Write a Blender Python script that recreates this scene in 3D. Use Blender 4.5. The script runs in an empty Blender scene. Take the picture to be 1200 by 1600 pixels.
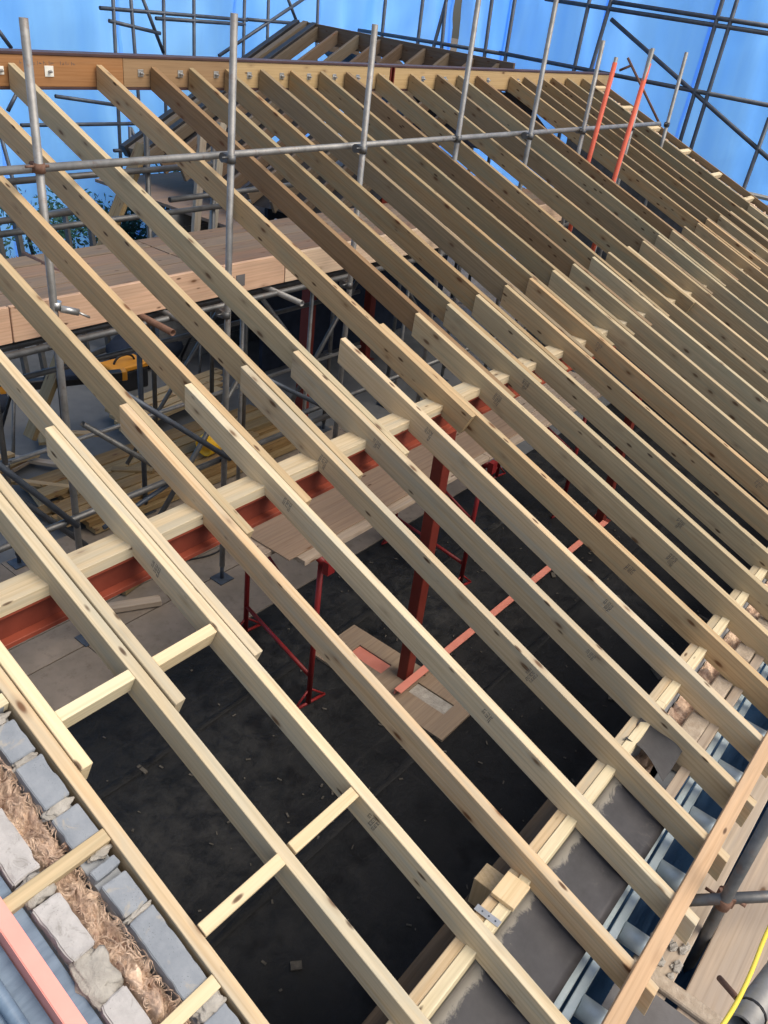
import bpy, bmesh, math, random
from mathutils import Vector, Matrix, noise as mn
random.seed(7)
scn = bpy.context.scene
col = scn.collection
TH = math.radians(21.5537)           # roof pitch
CT, ST, TT = math.cos(TH), math.sin(TH), math.tan(TH)
FLOOR = -2.6
V = Vector
UP = V((0, 0, 1))

# ------------------------------------------------------------------ materials
def mat(name):
    m = bpy.data.materials.new(name)
    m.use_nodes = True
    nt = m.node_tree
    b = nt.nodes['Principled BSDF']
    return m, nt, b

def N(nt, typ, **kw):
    n = nt.nodes.new(typ)
    for k, v in kw.items():
        if k in n.inputs.keys() if hasattr(n.inputs, 'keys') else False:
            n.inputs[k].default_value = v
        else:
            setattr(n, k, v)
    return n

def ramp(nt, stops):
    r = nt.nodes.new('ShaderNodeValToRGB')
    e = r.color_ramp.elements
    while len(e) < len(stops):
        e.new(0.5)
    for i, (p, c) in enumerate(stops):
        e[i].position = p
        e[i].color = (*c, 1) if len(c) == 3 else c
    return r

def coords(nt, scale, per_object=True):
    tc = nt.nodes.new('ShaderNodeTexCoord')
    mp = nt.nodes.new('ShaderNodeMapping')
    mp.inputs['Scale'].default_value = scale
    if per_object:
        oi = nt.nodes.new('ShaderNodeObjectInfo')
        mu = nt.nodes.new('ShaderNodeVectorMath'); mu.operation = 'SCALE'
        mu.inputs[0].default_value = (37.0, 11.0, 23.0)
        nt.links.new(oi.outputs['Random'], mu.inputs['Scale'])
        ad = nt.nodes.new('ShaderNodeVectorMath'); ad.operation = 'ADD'
        nt.links.new(tc.outputs['Object'], ad.inputs[0])
        nt.links.new(mu.outputs[0], ad.inputs[1])
        nt.links.new(ad.outputs[0], mp.inputs['Vector'])
    else:
        nt.links.new(tc.outputs['Object'], mp.inputs['Vector'])
    return mp

def noise(nt, vec, scale, detail=4, rough=.55, dist=0.0):
    n = nt.nodes.new('ShaderNodeTexNoise')
    n.inputs['Scale'].default_value = scale
    n.inputs['Detail'].default_value = detail
    n.inputs['Roughness'].default_value = rough
    n.inputs['Distortion'].default_value = dist
    nt.links.new(vec, n.inputs['Vector'])
    return n

def mixc(nt, fac, a, b, blend='MIX'):
    m = nt.nodes.new('ShaderNodeMix'); m.data_type = 'RGBA'; m.blend_type = blend
    for sock, v in ((m.inputs['Factor'], fac), (m.inputs['A'], a), (m.inputs['B'], b)):
        pass
    def put(sock, v):
        if hasattr(v, 'is_linked') or hasattr(v, 'links'):
            nt.links.new(v, sock)
        elif isinstance(v, (int, float)):
            sock.default_value = v
        else:
            sock.default_value = (*v, 1) if len(v) == 3 else v
    put(m.inputs[0], fac); put(m.inputs[6], a); put(m.inputs[7], b)
    return m.outputs[2]

def bump(nt, b, h, strength=.3, dist=.004):
    bp = nt.nodes.new('ShaderNodeBump')
    bp.inputs['Strength'].default_value = strength
    bp.inputs['Distance'].default_value = dist
    nt.links.new(h, bp.inputs['Height'])
    nt.links.new(bp.outputs['Normal'], b.inputs['Normal'])

def wood(name, light, mid, dark, knots=1.0, rough=.7, tint=(.42, .42, .30), tint_amt=.35, var=.25):
    """sawn softwood: grain along the local X axis"""
    m, nt, b = mat(name)
    L = nt.links.new
    mp = coords(nt, (1, 1, 1))
    g1 = nt.nodes.new('ShaderNodeMapping'); g1.inputs['Scale'].default_value = (1.2, 34, 34)
    L(mp.outputs[0], g1.inputs['Vector'])
    n1 = noise(nt, g1.outputs[0], 2.0, 6, .58, .5)
    g2 = nt.nodes.new('ShaderNodeMapping'); g2.inputs['Scale'].default_value = (.9, 9, 9)
    L(mp.outputs[0], g2.inputs['Vector'])
    n2 = noise(nt, g2.outputs[0], 1.6, 5, .55, .8)
    # growth rings
    g3 = nt.nodes.new('ShaderNodeMapping'); g3.inputs['Scale'].default_value = (.35, 26, 26)
    L(mp.outputs[0], g3.inputs['Vector'])
    w = nt.nodes.new('ShaderNodeTexWave'); w.wave_type = 'RINGS'; w.rings_direction = 'X'
    w.inputs['Scale'].default_value = .55; w.inputs['Distortion'].default_value = 5.5
    w.inputs['Detail'].default_value = 3; w.inputs['Detail Scale'].default_value = 1.1
    L(g3.outputs[0], w.inputs['Vector'])
    r1 = ramp(nt, [(.24, dark), (.48, mid), (.74, light)])
    L(n1.outputs['Fac'], r1.inputs['Fac'])
    rw = ramp(nt, [(.0, (.72, .66, .58)), (.35, (1, 1, 1)), (1, (1, 1, 1))])
    L(w.outputs['Fac'], rw.inputs['Fac'])
    c = mixc(nt, .30, r1.outputs[0], rw.outputs[0], 'MULTIPLY')
    # treatment tint in broad patches
    r2 = ramp(nt, [(.42, (0, 0, 0)), (.66, (tint_amt,) * 3)])
    L(n2.outputs['Fac'], r2.inputs['Fac'])
    c = mixc(nt, r2.outputs[0], c, tint)
    # knots
    g4 = nt.nodes.new('ShaderNodeMapping'); g4.inputs['Scale'].default_value = (4.2, 11, 11)
    L(mp.outputs[0], g4.inputs['Vector'])
    vo = nt.nodes.new('ShaderNodeTexVoronoi'); vo.inputs['Scale'].default_value = 1
    L(g4.outputs[0], vo.inputs['Vector'])
    rk = ramp(nt, [(.0, (1, 1, 1)), (.09, (.9, .9, .9)), (.16, (.22, .22, .22)), (.30, (0, 0, 0))])
    L(vo.outputs['Distance'], rk.inputs['Fac'])
    sep = nt.nodes.new('ShaderNodeSeparateColor'); L(vo.outputs['Color'], sep.inputs[0])
    th = nt.nodes.new('ShaderNodeMath'); th.operation = 'GREATER_THAN'; th.inputs[1].default_value = 1 - .55 * knots
    L(sep.outputs[0], th.inputs[0])
    km = nt.nodes.new('ShaderNodeMath'); km.operation = 'MULTIPLY'
    L(rk.outputs[0], km.inputs[0]); L(th.outputs[0], km.inputs[1])
    c = mixc(nt, km.outputs[0], c, (.13, .062, .03))
    g5 = nt.nodes.new('ShaderNodeMapping'); g5.inputs['Scale'].default_value = (5.5, 17, 17); g5.inputs['Location'].default_value = (3.3, 1.7, 5.1)
    L(mp.outputs[0], g5.inputs['Vector'])
    v2 = nt.nodes.new('ShaderNodeTexVoronoi'); v2.inputs['Scale'].default_value = 1
    L(g5.outputs[0], v2.inputs['Vector'])
    rk2 = ramp(nt, [(.0, (1, 1, 1)), (.10, (.85, .85, .85)), (.17, (0, 0, 0))])
    L(v2.outputs['Distance'], rk2.inputs['Fac'])
    sp2 = nt.nodes.new('ShaderNodeSeparateColor'); L(v2.outputs['Color'], sp2.inputs[0])
    t2 = nt.nodes.new('ShaderNodeMath'); t2.operation = 'GREATER_THAN'; t2.inputs[1].default_value = 1 - .42 * knots
    L(sp2.outputs[1], t2.inputs[0])
    k2 = nt.nodes.new('ShaderNodeMath'); k2.operation = 'MULTIPLY'
    L(rk2.outputs[0], k2.inputs[0]); L(t2.outputs[0], k2.inputs[1])
    c = mixc(nt, k2.outputs[0], c, (.075, .035, .018))
    # drying checks: thin dark streaks along the grain
    g6 = nt.nodes.new('ShaderNodeMapping'); g6.inputs['Scale'].default_value = (.8, 55, 55)
    L(mp.outputs[0], g6.inputs['Vector'])
    n6 = noise(nt, g6.outputs[0], 1.4, 3, .5)
    r6 = ramp(nt, [(.26, (.75,) * 3), (.33, (0, 0, 0))]); L(n6.outputs['Fac'], r6.inputs['Fac'])
    c = mixc(nt, r6.outputs[0], c, dark)
    # board-to-board variation
    oi = nt.nodes.new('ShaderNodeObjectInfo')
    hs = nt.nodes.new('ShaderNodeHueSaturation')
    mr = nt.nodes.new('ShaderNodeMapRange')
    mr.inputs['To Min'].default_value = 1 - var; mr.inputs['To Max'].default_value = 1 + var * .6
    L(oi.outputs['Random'], mr.inputs['Value'])
    L(mr.outputs[0], hs.inputs['Value'])
    fr = nt.nodes.new('ShaderNodeMath'); fr.operation = 'MULTIPLY'; fr.inputs[1].default_value = 17.31; L(oi.outputs['Random'], fr.inputs[0])
    fc = nt.nodes.new('ShaderNodeMath'); fc.operation = 'FRACT'; L(fr.outputs[0], fc.inputs[0])
    m2 = nt.nodes.new('ShaderNodeMapRange'); m2.inputs['To Min'].default_value = .493; m2.inputs['To Max'].default_value = .513; L(fc.outputs[0], m2.inputs['Value'])
    L(m2.outputs[0], hs.inputs['Hue'])
    m3 = nt.nodes.new('ShaderNodeMapRange'); m3.inputs['To Min'].default_value = 1.12; m3.inputs['To Max'].default_value = .86; L(fc.outputs[0], m3.inputs['Value'])
    L(m3.outputs[0], hs.inputs['Saturation'])
    L(c, hs.inputs['Color'])
    L(hs.outputs[0], b.inputs['Base Color'])
    b.inputs['Roughness'].default_value = rough
    b.inputs['Specular IOR Level'].default_value = .25
    bump(nt, b, n1.outputs['Fac'], .35, .003)
    return m

def metal(name, c1, c2, rough=.45, metallic=.75, rust=0.0, scale=9):
    m, nt, b = mat(name)
    mp = coords(nt, (1, 1, 1))
    n = noise(nt, mp.outputs[0], scale, 6, .65)
    r = ramp(nt, [(.3, c1), (.7, c2)])
    nt.links.new(n.outputs['Fac'], r.inputs['Fac'])
    c = r.outputs[0]
    if rust:
        n2 = noise(nt, mp.outputs[0], scale * 1.7, 5, .7)
        rr = ramp(nt, [(.56, (0, 0, 0)), (.70, (rust,) * 3)])
        nt.links.new(n2.outputs['Fac'], rr.inputs['Fac'])
        c = mixc(nt, rr.outputs[0], c, (.16, .07, .035))
    nt.links.new(c, b.inputs['Base Color'])
    b.inputs['Metallic'].default_value = metallic
    b.inputs['Roughness'].default_value = rough
    bump(nt, b, n.outputs['Fac'], .12, .002)
    return m

def plain(name, c1, c2, rough=.8, scale=6, bmp=.3, bd=.004, spec=.3, detail=6, stretch=(1, 1, 1)):
    m, nt, b = mat(name)
    mp = coords(nt, stretch)
    n = noise(nt, mp.outputs[0], scale, detail, .6)
    r = ramp(nt, [(.3, c1), (.7, c2)])
    nt.links.new(n.outputs['Fac'], r.inputs['Fac'])
    nt.links.new(r.outputs[0], b.inputs['Base Color'])
    b.inputs['Roughness'].default_value = rough
    b.inputs['Specular IOR Level'].default_value = spec
    if bmp:
        n3 = noise(nt, mp.outputs[0], scale * 4, 6, .65)
        bump(nt, b, n3.outputs['Fac'], bmp, bd)
    return m

M = {}
M['pale'] = wood('pale_softwood', (.66, .515, .335), (.595, .455, .285), (.47, .345, .20), .9, tint=(.42, .40, .32), tint_amt=.6, var=.18)
M['old_shaded'] = wood('weathered_shaded_softwood', (.41, .30, .17), (.355, .255, .14), (.26, .18, .095), 1.0, tint=(.25, .24, .16), tint_amt=.6, var=.18)  # older timber, with the shade on the upper rafters put into the colour
M['mid'] = wood('tan_softwood', (.55, .405, .24), (.485, .35, .20), (.37, .26, .14), 1.0, tint=(.34, .30, .195), tint_amt=.55, var=.14)
M['brown'] = wood('brown_softwood', (.31, .215, .125), (.265, .18, .10), (.19, .125, .07), 1.1, tint=(.2, .16, .10), tint_amt=.4, var=.1)
M['new'] = wood('fresh_softwood', (.76, .62, .41), (.70, .56, .35), (.60, .46, .27), .7, tint=(.60, .50, .33), tint_amt=.3, var=.10)
M['ply'] = wood('ridge_timber', (.38, .22, .11), (.33, .185, .09), (.26, .14, .065), .25, tint=(.38, .20, .09), tint_amt=.5, var=.16)
M['plyl'] = wood('pale_ridge_timber', (.56, .385, .20), (.50, .335, .165), (.42, .27, .13), .25, tint=(.5, .34, .16), tint_amt=.4, var=.08)
M['toe'] = wood('toe_board_timber', (.70, .50, .36), (.63, .44, .31), (.52, .35, .24), .6, tint=(.45, .33, .24), tint_amt=.5, var=.10)
M['strip'] = wood('orange_tan_strip', (.62, .41, .25), (.55, .355, .21), (.44, .27, .15), .6, tint=(.42, .30, .2), tint_amt=.4, var=.1)
M['deck'] = wood('dirty_scaffold_board', (.29, .20, .14), (.245, .17, .118), (.19, .13, .088), .5, tint=(.17, .14, .12), tint_amt=.6, var=.14)
M['plank'] = wood('dusty_plank', (.50, .38, .28), (.42, .32, .24), (.31, .23, .17), .5, tint=(.36, .30, .25), tint_amt=.6, var=.12)
M['stack'] = wood('stacked_joist', (.30, .205, .10), (.24, .16, .075), (.16, .105, .05), .6, tint=(.26, .20, .12), tint_amt=.4, var=.25)
M['sheetwood'] = wood('chipboard', (.36, .27, .19), (.31, .23, .165), (.25, .18, .13), .2, tint=(.26, .20, .15), tint_amt=.5, var=.1)
M['galv'] = metal('galvanised_tube', (.19, .19, .185), (.33, .325, .315), .55, .5, .5)
M['galvd'] = metal('dull_tube', (.085, .088, .09), (.17, .17, .168), .5, .6, .3)
M['navy'] = metal('dark_tube', (.05, .062, .085), (.10, .12, .15), .55, .5, .2)
M['rust'] = metal('rusty_steel', (.14, .07, .045), (.24, .14, .10), .75, .35, .6, 30)
M['alu'] = metal('pale_galvanised', (.40, .50, .55), (.58, .67, .71), .5, .3)
M['clip'] = metal('zinc_clip', (.42, .42, .41), (.62, .62, .6), .35, .8)
M['redox'] = plain('red_oxide_paint', (.21, .045, .026), (.29, .065, .036), .55, 4, .15)
M['redoxm'] = plain('worn_red_oxide_paint', (.15, .032, .02), (.22, .05, .03), .55, 6, .2)
M['redoxd'] = plain('dark_red_oxide_paint', (.13, .02, .013), (.18, .03, .02), .55, 4, .15)
M['salmon'] = plain('faded_red_oxide', (.60, .20, .14), (.72, .27, .20), .6, 5, .2)
M['redp'] = plain('red_gloss_paint', (.16, .012, .014), (.23, .020, .020), .4, 7, .15)
M['orange'] = plain('orange_plastic', (.62, .105, .055), (.72, .15, .085), .55, 7, .05)
M['navyplate'] = plain('dark_painted_flange', (.055, .03, .03), (.09, .05, .045), .5, 5, .1)
M['block'] = plain('grey_block', (.24, .26, .29), (.36, .38, .40), .9, 7, .5, .003)
M['blockl'] = plain('pale_block', (.50, .48, .45), (.66, .64, .60), .92, 9, .8, .004)
def blockmat(name, c1, c2, stain, sc):
    m, nt, b = mat(name)
    mp = coords(nt, (1, 1, 1))
    n = noise(nt, mp.outputs[0], sc, 7, .65); r = ramp(nt, [(.3, c1), (.7, c2)]); nt.links.new(n.outputs['Fac'], r.inputs['Fac'])
    n2 = noise(nt, mp.outputs[0], sc * 1.3, 6, .7, .8); r2 = ramp(nt, [(.57, (0, 0, 0)), (.66, (.8, .8, .8))]); nt.links.new(n2.outputs['Fac'], r2.inputs['Fac'])
    c = mixc(nt, r2.outputs[0], r.outputs[0], stain)
    v = nt.nodes.new('ShaderNodeTexVoronoi'); v.inputs['Scale'].default_value = 130; nt.links.new(mp.outputs[0], v.inputs['Vector'])
    r3 = ramp(nt, [(.10, (.7, .7, .7)), (.22, (0, 0, 0))]); nt.links.new(v.outputs['Distance'], r3.inputs['Fac'])
    n4 = noise(nt, mp.outputs[0], 16, 2, .5); r4 = ramp(nt, [(.5, (0, 0, 0)), (.6, (1, 1, 1))]); nt.links.new(n4.outputs['Fac'], r4.inputs['Fac'])
    mu = nt.nodes.new('ShaderNodeMath'); mu.operation = 'MULTIPLY'; nt.links.new(r3.outputs[0], mu.inputs[0]); nt.links.new(r4.outputs[0], mu.inputs[1])
    c = mixc(nt, mu.outputs[0], c, tuple(x * .45 for x in c1))
    nt.links.new(c, b.inputs['Base Color']); b.inputs['Roughness'].default_value = .92; b.inputs['Specular IOR Level'].default_value = .2
    n5 = noise(nt, mp.outputs[0], 60, 6, .7); bump(nt, b, n5.outputs['Fac'], .6, .004)
    return m
M['blockt'] = blockmat('blue_grey_block', (.20, .222, .25), (.30, .32, .345), (.36, .33, .28), 9)
M['blocko'] = blockmat('pale_pitted_block', (.35, .335, .325), (.50, .48, .465), (.28, .265, .245), 12)
M['grit'] = plain('dull_grit', (.055, .05, .043), (.13, .115, .095), .95, 30, .3)
M['mortar'] = plain('mortar', (.28, .26, .23), (.46, .43, .38), .95, 16, 1.0, .008)
M['wallgrey'] = plain('grey_blockwork', (.10, .105, .11), (.17, .175, .18), .9, 9, .5, .003)
M['wool'] = plain('mineral_wool', (.27, .155, .115), (.96, .74, .55), .95, 13, 1.0, .012, .1, 8, (1.5, .8, 1))
M['felt'] = plain('grey_felt', (.12, .115, .115), (.17, .165, .165), .85, 8, .5)
M['black'] = plain('black_plastic', (.012, .012, .014), (.025, .025, .028), .5, 8, .1)
M['navyc'] = plain('navy_fabric', (.010, .014, .026), (.022, .03, .05), .8, 6, .3)
M['yellow'] = plain('yellow_plastic', (.75, .42, .02), (.85, .50, .04), .45, 6, .05)
M['amber'] = plain('amber_plastic', (.55, .22, .02), (.65, .28, .03), .5, 6, .05)
M['yelc'] = plain('yellow_cable', (.80, .60, .06), (.88, .68, .10), .5, 6, .05)
M['pink'] = plain('salmon_pink_paint', (.80, .31, .26), (.86, .37, .31), .55, 5, .1)
M['bluest'] = plain('blue_grey_sheet_metal', (.085, .135, .205), (.17, .245, .34), .5, 4, .3, .004, .4, 6, (1, 6, 6))
M['tarp'] = plain('navy_tarpaulin', (.022, .075, .18), (.05, .14, .29), .5, 3, .6, .02)
M['ground'] = plain('site_soil', (.10, .085, .07), (.20, .17, .14), .95, 1.5, 1, .03)
M['slab'] = plain('concrete_slab', (.085, .09, .094), (.16, .163, .166), .8, 1.6, .3, .004)
M['grating'] = plain('dusty_stone', (.33, .26, .19), (.50, .42, .33), .95, 20, 1, .006)
M['ink'] = plain('stamp_ink', (.07, .07, .075), (.12, .12, .125), .8, 10, 0)
M['plas'] = plain('white_plate', (.70, .69, .62), (.80, .79, .72), .5, 10, .1)
M['teal'] = plain('leaf', (.008, .035, .03), (.02, .09, .06), .6, 8, 0)
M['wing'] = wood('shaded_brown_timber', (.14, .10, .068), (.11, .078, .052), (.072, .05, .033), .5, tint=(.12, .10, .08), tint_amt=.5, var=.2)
M['greypost'] = wood('grey_old_timber', (.40, .36, .30), (.32, .28, .22), (.22, .19, .15), .4, tint=(.3, .28, .25), tint_amt=.4, var=.1)

# black damp-proof membrane with dust and scuffs
m, nt, b = mat('black_membrane'); M['dpm'] = m
mp = coords(nt, (1, 1, 1), False)
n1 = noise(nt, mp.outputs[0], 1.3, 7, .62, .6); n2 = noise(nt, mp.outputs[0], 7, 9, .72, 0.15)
n3 = noise(nt, mp.outputs[0], 3.2, 3, .5)
r1 = ramp(nt, [(.38, (.004, .0048, .006)), (.62, (.013, .0135, .0145))]); nt.links.new(n1.outputs['Fac'], r1.inputs['Fac'])
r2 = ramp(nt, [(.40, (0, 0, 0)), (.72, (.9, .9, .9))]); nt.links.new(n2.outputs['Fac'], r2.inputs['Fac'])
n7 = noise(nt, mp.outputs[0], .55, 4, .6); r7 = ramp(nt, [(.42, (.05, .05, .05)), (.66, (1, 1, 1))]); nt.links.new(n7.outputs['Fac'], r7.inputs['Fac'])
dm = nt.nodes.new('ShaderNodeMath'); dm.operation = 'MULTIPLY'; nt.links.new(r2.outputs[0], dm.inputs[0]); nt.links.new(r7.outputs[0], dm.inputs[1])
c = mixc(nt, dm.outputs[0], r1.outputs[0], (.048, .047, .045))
n8 = noise(nt, mp.outputs[0], 26, 4, .6); r8 = ramp(nt, [(.70, (0, 0, 0)), (.76, (.7, .7, .7))]); nt.links.new(n8.outputs['Fac'], r8.inputs['Fac'])
c = mixc(nt, r8.outputs[0], c, (.07, .066, .060))
br = nt.nodes.new('ShaderNodeTexBrick'); br.inputs['Scale'].default_value = .42; br.inputs['Mortar Size'].default_value = .004; br.inputs['Brick Width'].default_value = 1.3; br.inputs['Row Height'].default_value = .52
br.inputs['Color1'].default_value = br.inputs['Color2'].default_value = (0, 0, 0, 1); br.inputs['Mortar'].default_value = (.10, .10, .10, 1)
nt.links.new(mp.outputs[0], br.inputs['Vector'])
c = mixc(nt, br.outputs['Color'], c, (.055, .05, .045))
r3 = ramp(nt, [(.30, (1, 1, 1)), (.42, (0, 0, 0))]); nt.links.new(n3.outputs['Fac'], r3.inputs['Fac'])
c = mixc(nt, r3.outputs[0], c, (.003, .003, .004))
nt.links.new(c, b.inputs['Base Color'])
rr = ramp(nt, [(.3, (.42,) * 3), (.7, (.8,) * 3)]); nt.links.new(n2.outputs['Fac'], rr.inputs['Fac'])
nt.links.new(rr.outputs[0], b.inputs['Roughness']); b.inputs['Specular IOR Level'].default_value = .25
bump(nt, b, n2.outputs['Fac'], .8, .02)

# protective boards on the floor: dusty tan with sheet joints
m, nt, b = mat('floor_board_covering'); M['boards'] = m
mp = coords(nt, (1, 1, 1), False)
n1 = noise(nt, mp.outputs[0], 2.5, 7, .65)
r1 = ramp(nt, [(.3, (.15, .125, .10)), (.7, (.25, .205, .165))]); nt.links.new(n1.outputs['Fac'], r1.inputs['Fac'])
n2 = noise(nt, mp.outputs[0], 14, 5, .7)
r2 = ramp(nt, [(.55, (0, 0, 0)), (.75, (.6, .6, .6))]); nt.links.new(n2.outputs['Fac'], r2.inputs['Fac'])
c = mixc(nt, r2.outputs[0], r1.outputs[0], (.10, .075, .055))
nt.links.new(c, b.inputs['Base Color']); b.inputs['Roughness'].default_value = .85
bump(nt, b, n2.outputs['Fac'], .3, .004)

# translucent enclosure sheeting, glow put in: summed shaders return more blue than they receive
m, nt, b = mat('blue_sheeting'); M['sheet'] = m
nt.nodes.remove(b)
out = nt.nodes['Material Output']
mp = coords(nt, (1, 1, 1), False)
st = nt.nodes.new('ShaderNodeMapping'); st.inputs['Scale'].default_value = (1.4, 1.4, .18)
nt.links.new(mp.outputs[0], st.inputs['Vector'])
n1 = noise(nt, st.outputs[0], .9, 3, .5, .3)
r1 = ramp(nt, [(.3, (.13, .35, .72)), (.7, (.21, .445, .735))]); nt.links.new(n1.outputs['Fac'], r1.inputs['Fac'])
d = nt.nodes.new('ShaderNodeBsdfDiffuse'); t = nt.nodes.new('ShaderNodeBsdfTranslucent'); mx = nt.nodes.new('ShaderNodeAddShader')
nt.links.new(r1.outputs[0], d.inputs['Color']); nt.links.new(r1.outputs[0], t.inputs['Color'])
nt.links.new(d.outputs[0], mx.inputs[0]); nt.links.new(t.outputs[0], mx.inputs[1])
nt.links.new(mx.outputs[0], out.inputs['Surface'])
bp = nt.nodes.new('ShaderNodeBump'); bp.inputs['Strength'].default_value = .35; bp.inputs['Distance'].default_value = .12
nt.links.new(n1.outputs['Fac'], bp.inputs['Height']); nt.links.new(bp.outputs[0], d.inputs['Normal']); nt.links.new(bp.outputs[0], t.inputs['Normal'])

# ------------------------------------------------------------------ mesh helpers
def finish(bm, name, m, parent=None, mw=None, smooth=False):
    me = bpy.data.meshes.new(name)
    bmesh.ops.recalc_face_normals(bm, faces=bm.faces[:])
    bm.to_mesh(me); bm.free()
    me.materials.append(M[m] if isinstance(m, str) else m)
    o = bpy.data.objects.new(name, me); col.objects.link(o)
    if mw is not None:
        o.matrix_world = mw
    if parent is not None:
        o.parent = parent
        pw = parent.matrix_world.copy() if parent.parent is None else parent.parent.matrix_world @ parent.matrix_local
        o.matrix_parent_inverse = Matrix.Identity(4)
        o.matrix_local = pw.inverted() @ (mw if mw is not None else Matrix.Identity(4))
    return o

def tag(o, label=None, cat=None, group=None, kind=None):
    if label: o['label'] = label
    if cat: o['category'] = cat
    if group: o['group'] = group
    if kind: o['kind'] = kind
    return o

def empty(name, loc, label, cat, group=None):
    o = bpy.data.objects.new(name, None); col.objects.link(o)
    o.empty_display_size = .1
    o.matrix_world = Matrix.Translation(loc)
    return tag(o, label, cat, group)

def frame(p0, xdir, zhint=UP):
    x = V(xdir).normalized()
    z = V(zhint); z = (z - x * z.dot(x)).normalized()
    y = z.cross(x)
    mw = Matrix((x, y, z)).transposed().to_4x4(); mw.translation = p0
    return mw

def bevel(bm, off, seg=1):
    if off:
        bmesh.ops.bevel(bm, geom=bm.edges[:], offset=off, segments=seg, affect='EDGES', profile=.5)

def addbox(bm, x0, x1, y0, y1, z0, z1, mt=None):
    vs = [bm.verts.new((x, y, z)) for x in (x0, x1) for y in (y0, y1) for z in (z0, z1)]
    for f in ((0, 1, 3, 2), (4, 6, 7, 5), (0, 4, 5, 1), (2, 3, 7, 6), (0, 2, 6, 4), (1, 5, 7, 3)):
        bm.faces.new([vs[i] for i in f])
    if mt is not None:
        for v in vs: v.co = mt @ v.co
    return vs

def box(name, m, x0, x1, y0, y1, z0, z1, parent=None, bev=.002, base=None):
    """axis-aligned box; grain axis X (or Y when it is longer)"""
    c = V(((x0 + x1) / 2, (y0 + y1) / 2, z0))
    bm = bmesh.new()
    dx, dy, dz = (x1 - x0) / 2, (y1 - y0) / 2, z1 - z0
    if dz > 2 * max(dx, dy):
        addbox(bm, 0, dz, -dy, dy, -dx, dx); mw = Matrix.Translation(c) @ Matrix(((0, 0, -1, 0), (0, 1, 0, 0), (1, 0, 0, 0), (0, 0, 0, 1)))
    elif dy > dx:
        addbox(bm, -dy, dy, -dx, dx, 0, dz); mw = Matrix.Translation(c) @ Matrix.Rotation(math.pi / 2, 4, 'Z')
    else:
        addbox(bm, -dx, dx, -dy, dy, 0, dz); mw = Matrix.Translation(c)
    bevel(bm, bev)
    return finish(bm, name, m, parent, mw)

def beam(name, m, p0, p1, w, d, zhint=UP, parent=None, cut0=0., cut1=0., bev=.0022, anchor='top', bow=0.):
    """timber from p0 to p1: width w along local y (0..w), depth d below the local z=0 line; cuts shift the bottom corners of the ends"""
    p0, p1 = V(p0), V(p1)
    L = (p1 - p0).length
    mw = frame(p0, p1 - p0, zhint)
    bm = bmesh.new()
    vs = addbox(bm, 0, L, 0, w, -d, 0)
    for v in vs:
        if v.co.z < -d / 2:
            v.co.x += cut0 if v.co.x < L / 2 else cut1
    bevel(bm, bev)
    if bow:
        bmesh.ops.subdivide_edges(bm, edges=[e for e in bm.edges if abs(e.verts[0].co.x - e.verts[1].co.x) > L * .6], cuts=9, use_grid_fill=True)
        for v in bm.verts:
            t = max(0, min(1, v.co.x / L)); v.co.z += bow * 4 * t * (1 - t); v.co.y += bow * .6 * math.sin(t * math.pi)
    if anchor == 'mid':
        for v in bm.verts: v.co += V((0, -w / 2, d / 2))
    return finish(bm, name, m, parent, mw)

def addtube(bm, p0, p1, r, seg=14, hollow=True, r1=None):
    p0, p1 = V(p0), V(p1)
    mw = frame(p0, p1 - p0, UP if abs((p1 - p0).normalized().z) < .95 else V((1, 0, 0)))
    L = (p1 - p0).length
    r1 = r if r1 is None else r1
    def ring(x, rr):
        return [bm.verts.new(mw @ V((x, rr * math.cos(2 * math.pi * i / seg), rr * math.sin(2 * math.pi * i / seg)))) for i in range(seg)]
    def band(a, b_, s=True):
        for i in range(seg):
            f = bm.faces.new((a[i], a[(i + 1) % seg], b_[(i + 1) % seg], b_[i])); f.smooth = s
    A, B = ring(0, r), ring(L, r1)
    band(A, B)
    if hollow:
        for e, x, dx, rr in ((A, 0, min(.1, L / 3), r), (B, L, -min(.1, L / 3), r1)):
            i1 = ring(x, rr * .84); i2 = ring(x + dx, rr * .84)
            band(e, i1, False); band(i1, i2)
            bm.faces.new(i2)
    else:
        bm.faces.new(A); bm.faces.new(B)

def tube(name, m, p0, p1, r=.0242, parent=None, hollow=True, seg=14, r1=None):
    bm = bmesh.new()
    p0 = V(p0)
    addtube(bm, V((0, 0, 0)), V(p1) - p0, r, seg, hollow, r1)
    return finish(bm, name, m, parent, Matrix.Translation(p0))

def pathtube(name, m, pts, r, parent=None, seg=8):
    cu = bpy.data.curves.new(name, 'CURVE'); cu.dimensions = '3D'
    o0 = V(pts[0])
    s = cu.splines.new('NURBS'); s.points.add(len(pts) - 1)
    for i, p in enumerate(pts):
        s.points[i].co = (*(V(p) - o0), 1)
    s.use_endpoint_u = True; s.order_u = 3
    cu.bevel_depth = r; cu.bevel_resolution = 2
    tmp = bpy.data.objects.new('tmp', cu); col.objects.link(tmp)
    bpy.context.view_layer.update()
    me = bpy.data.meshes.new_from_object(tmp.evaluated_get(bpy.context.evaluated_depsgraph_get()))
    bpy.data.objects.remove(tmp)
    for p in me.polygons: p.use_smooth = True
    me.name = name; me.materials.clear(); me.materials.append(M[m])
    o = bpy.data.objects.new(name, me); col.objects.link(o)
    o.matrix_world = Matrix.Translation(o0)
    if parent is not None:
        o.parent = parent; o.matrix_local = parent.matrix_world.inverted() @ Matrix.Translation(o0)
    return o

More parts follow.
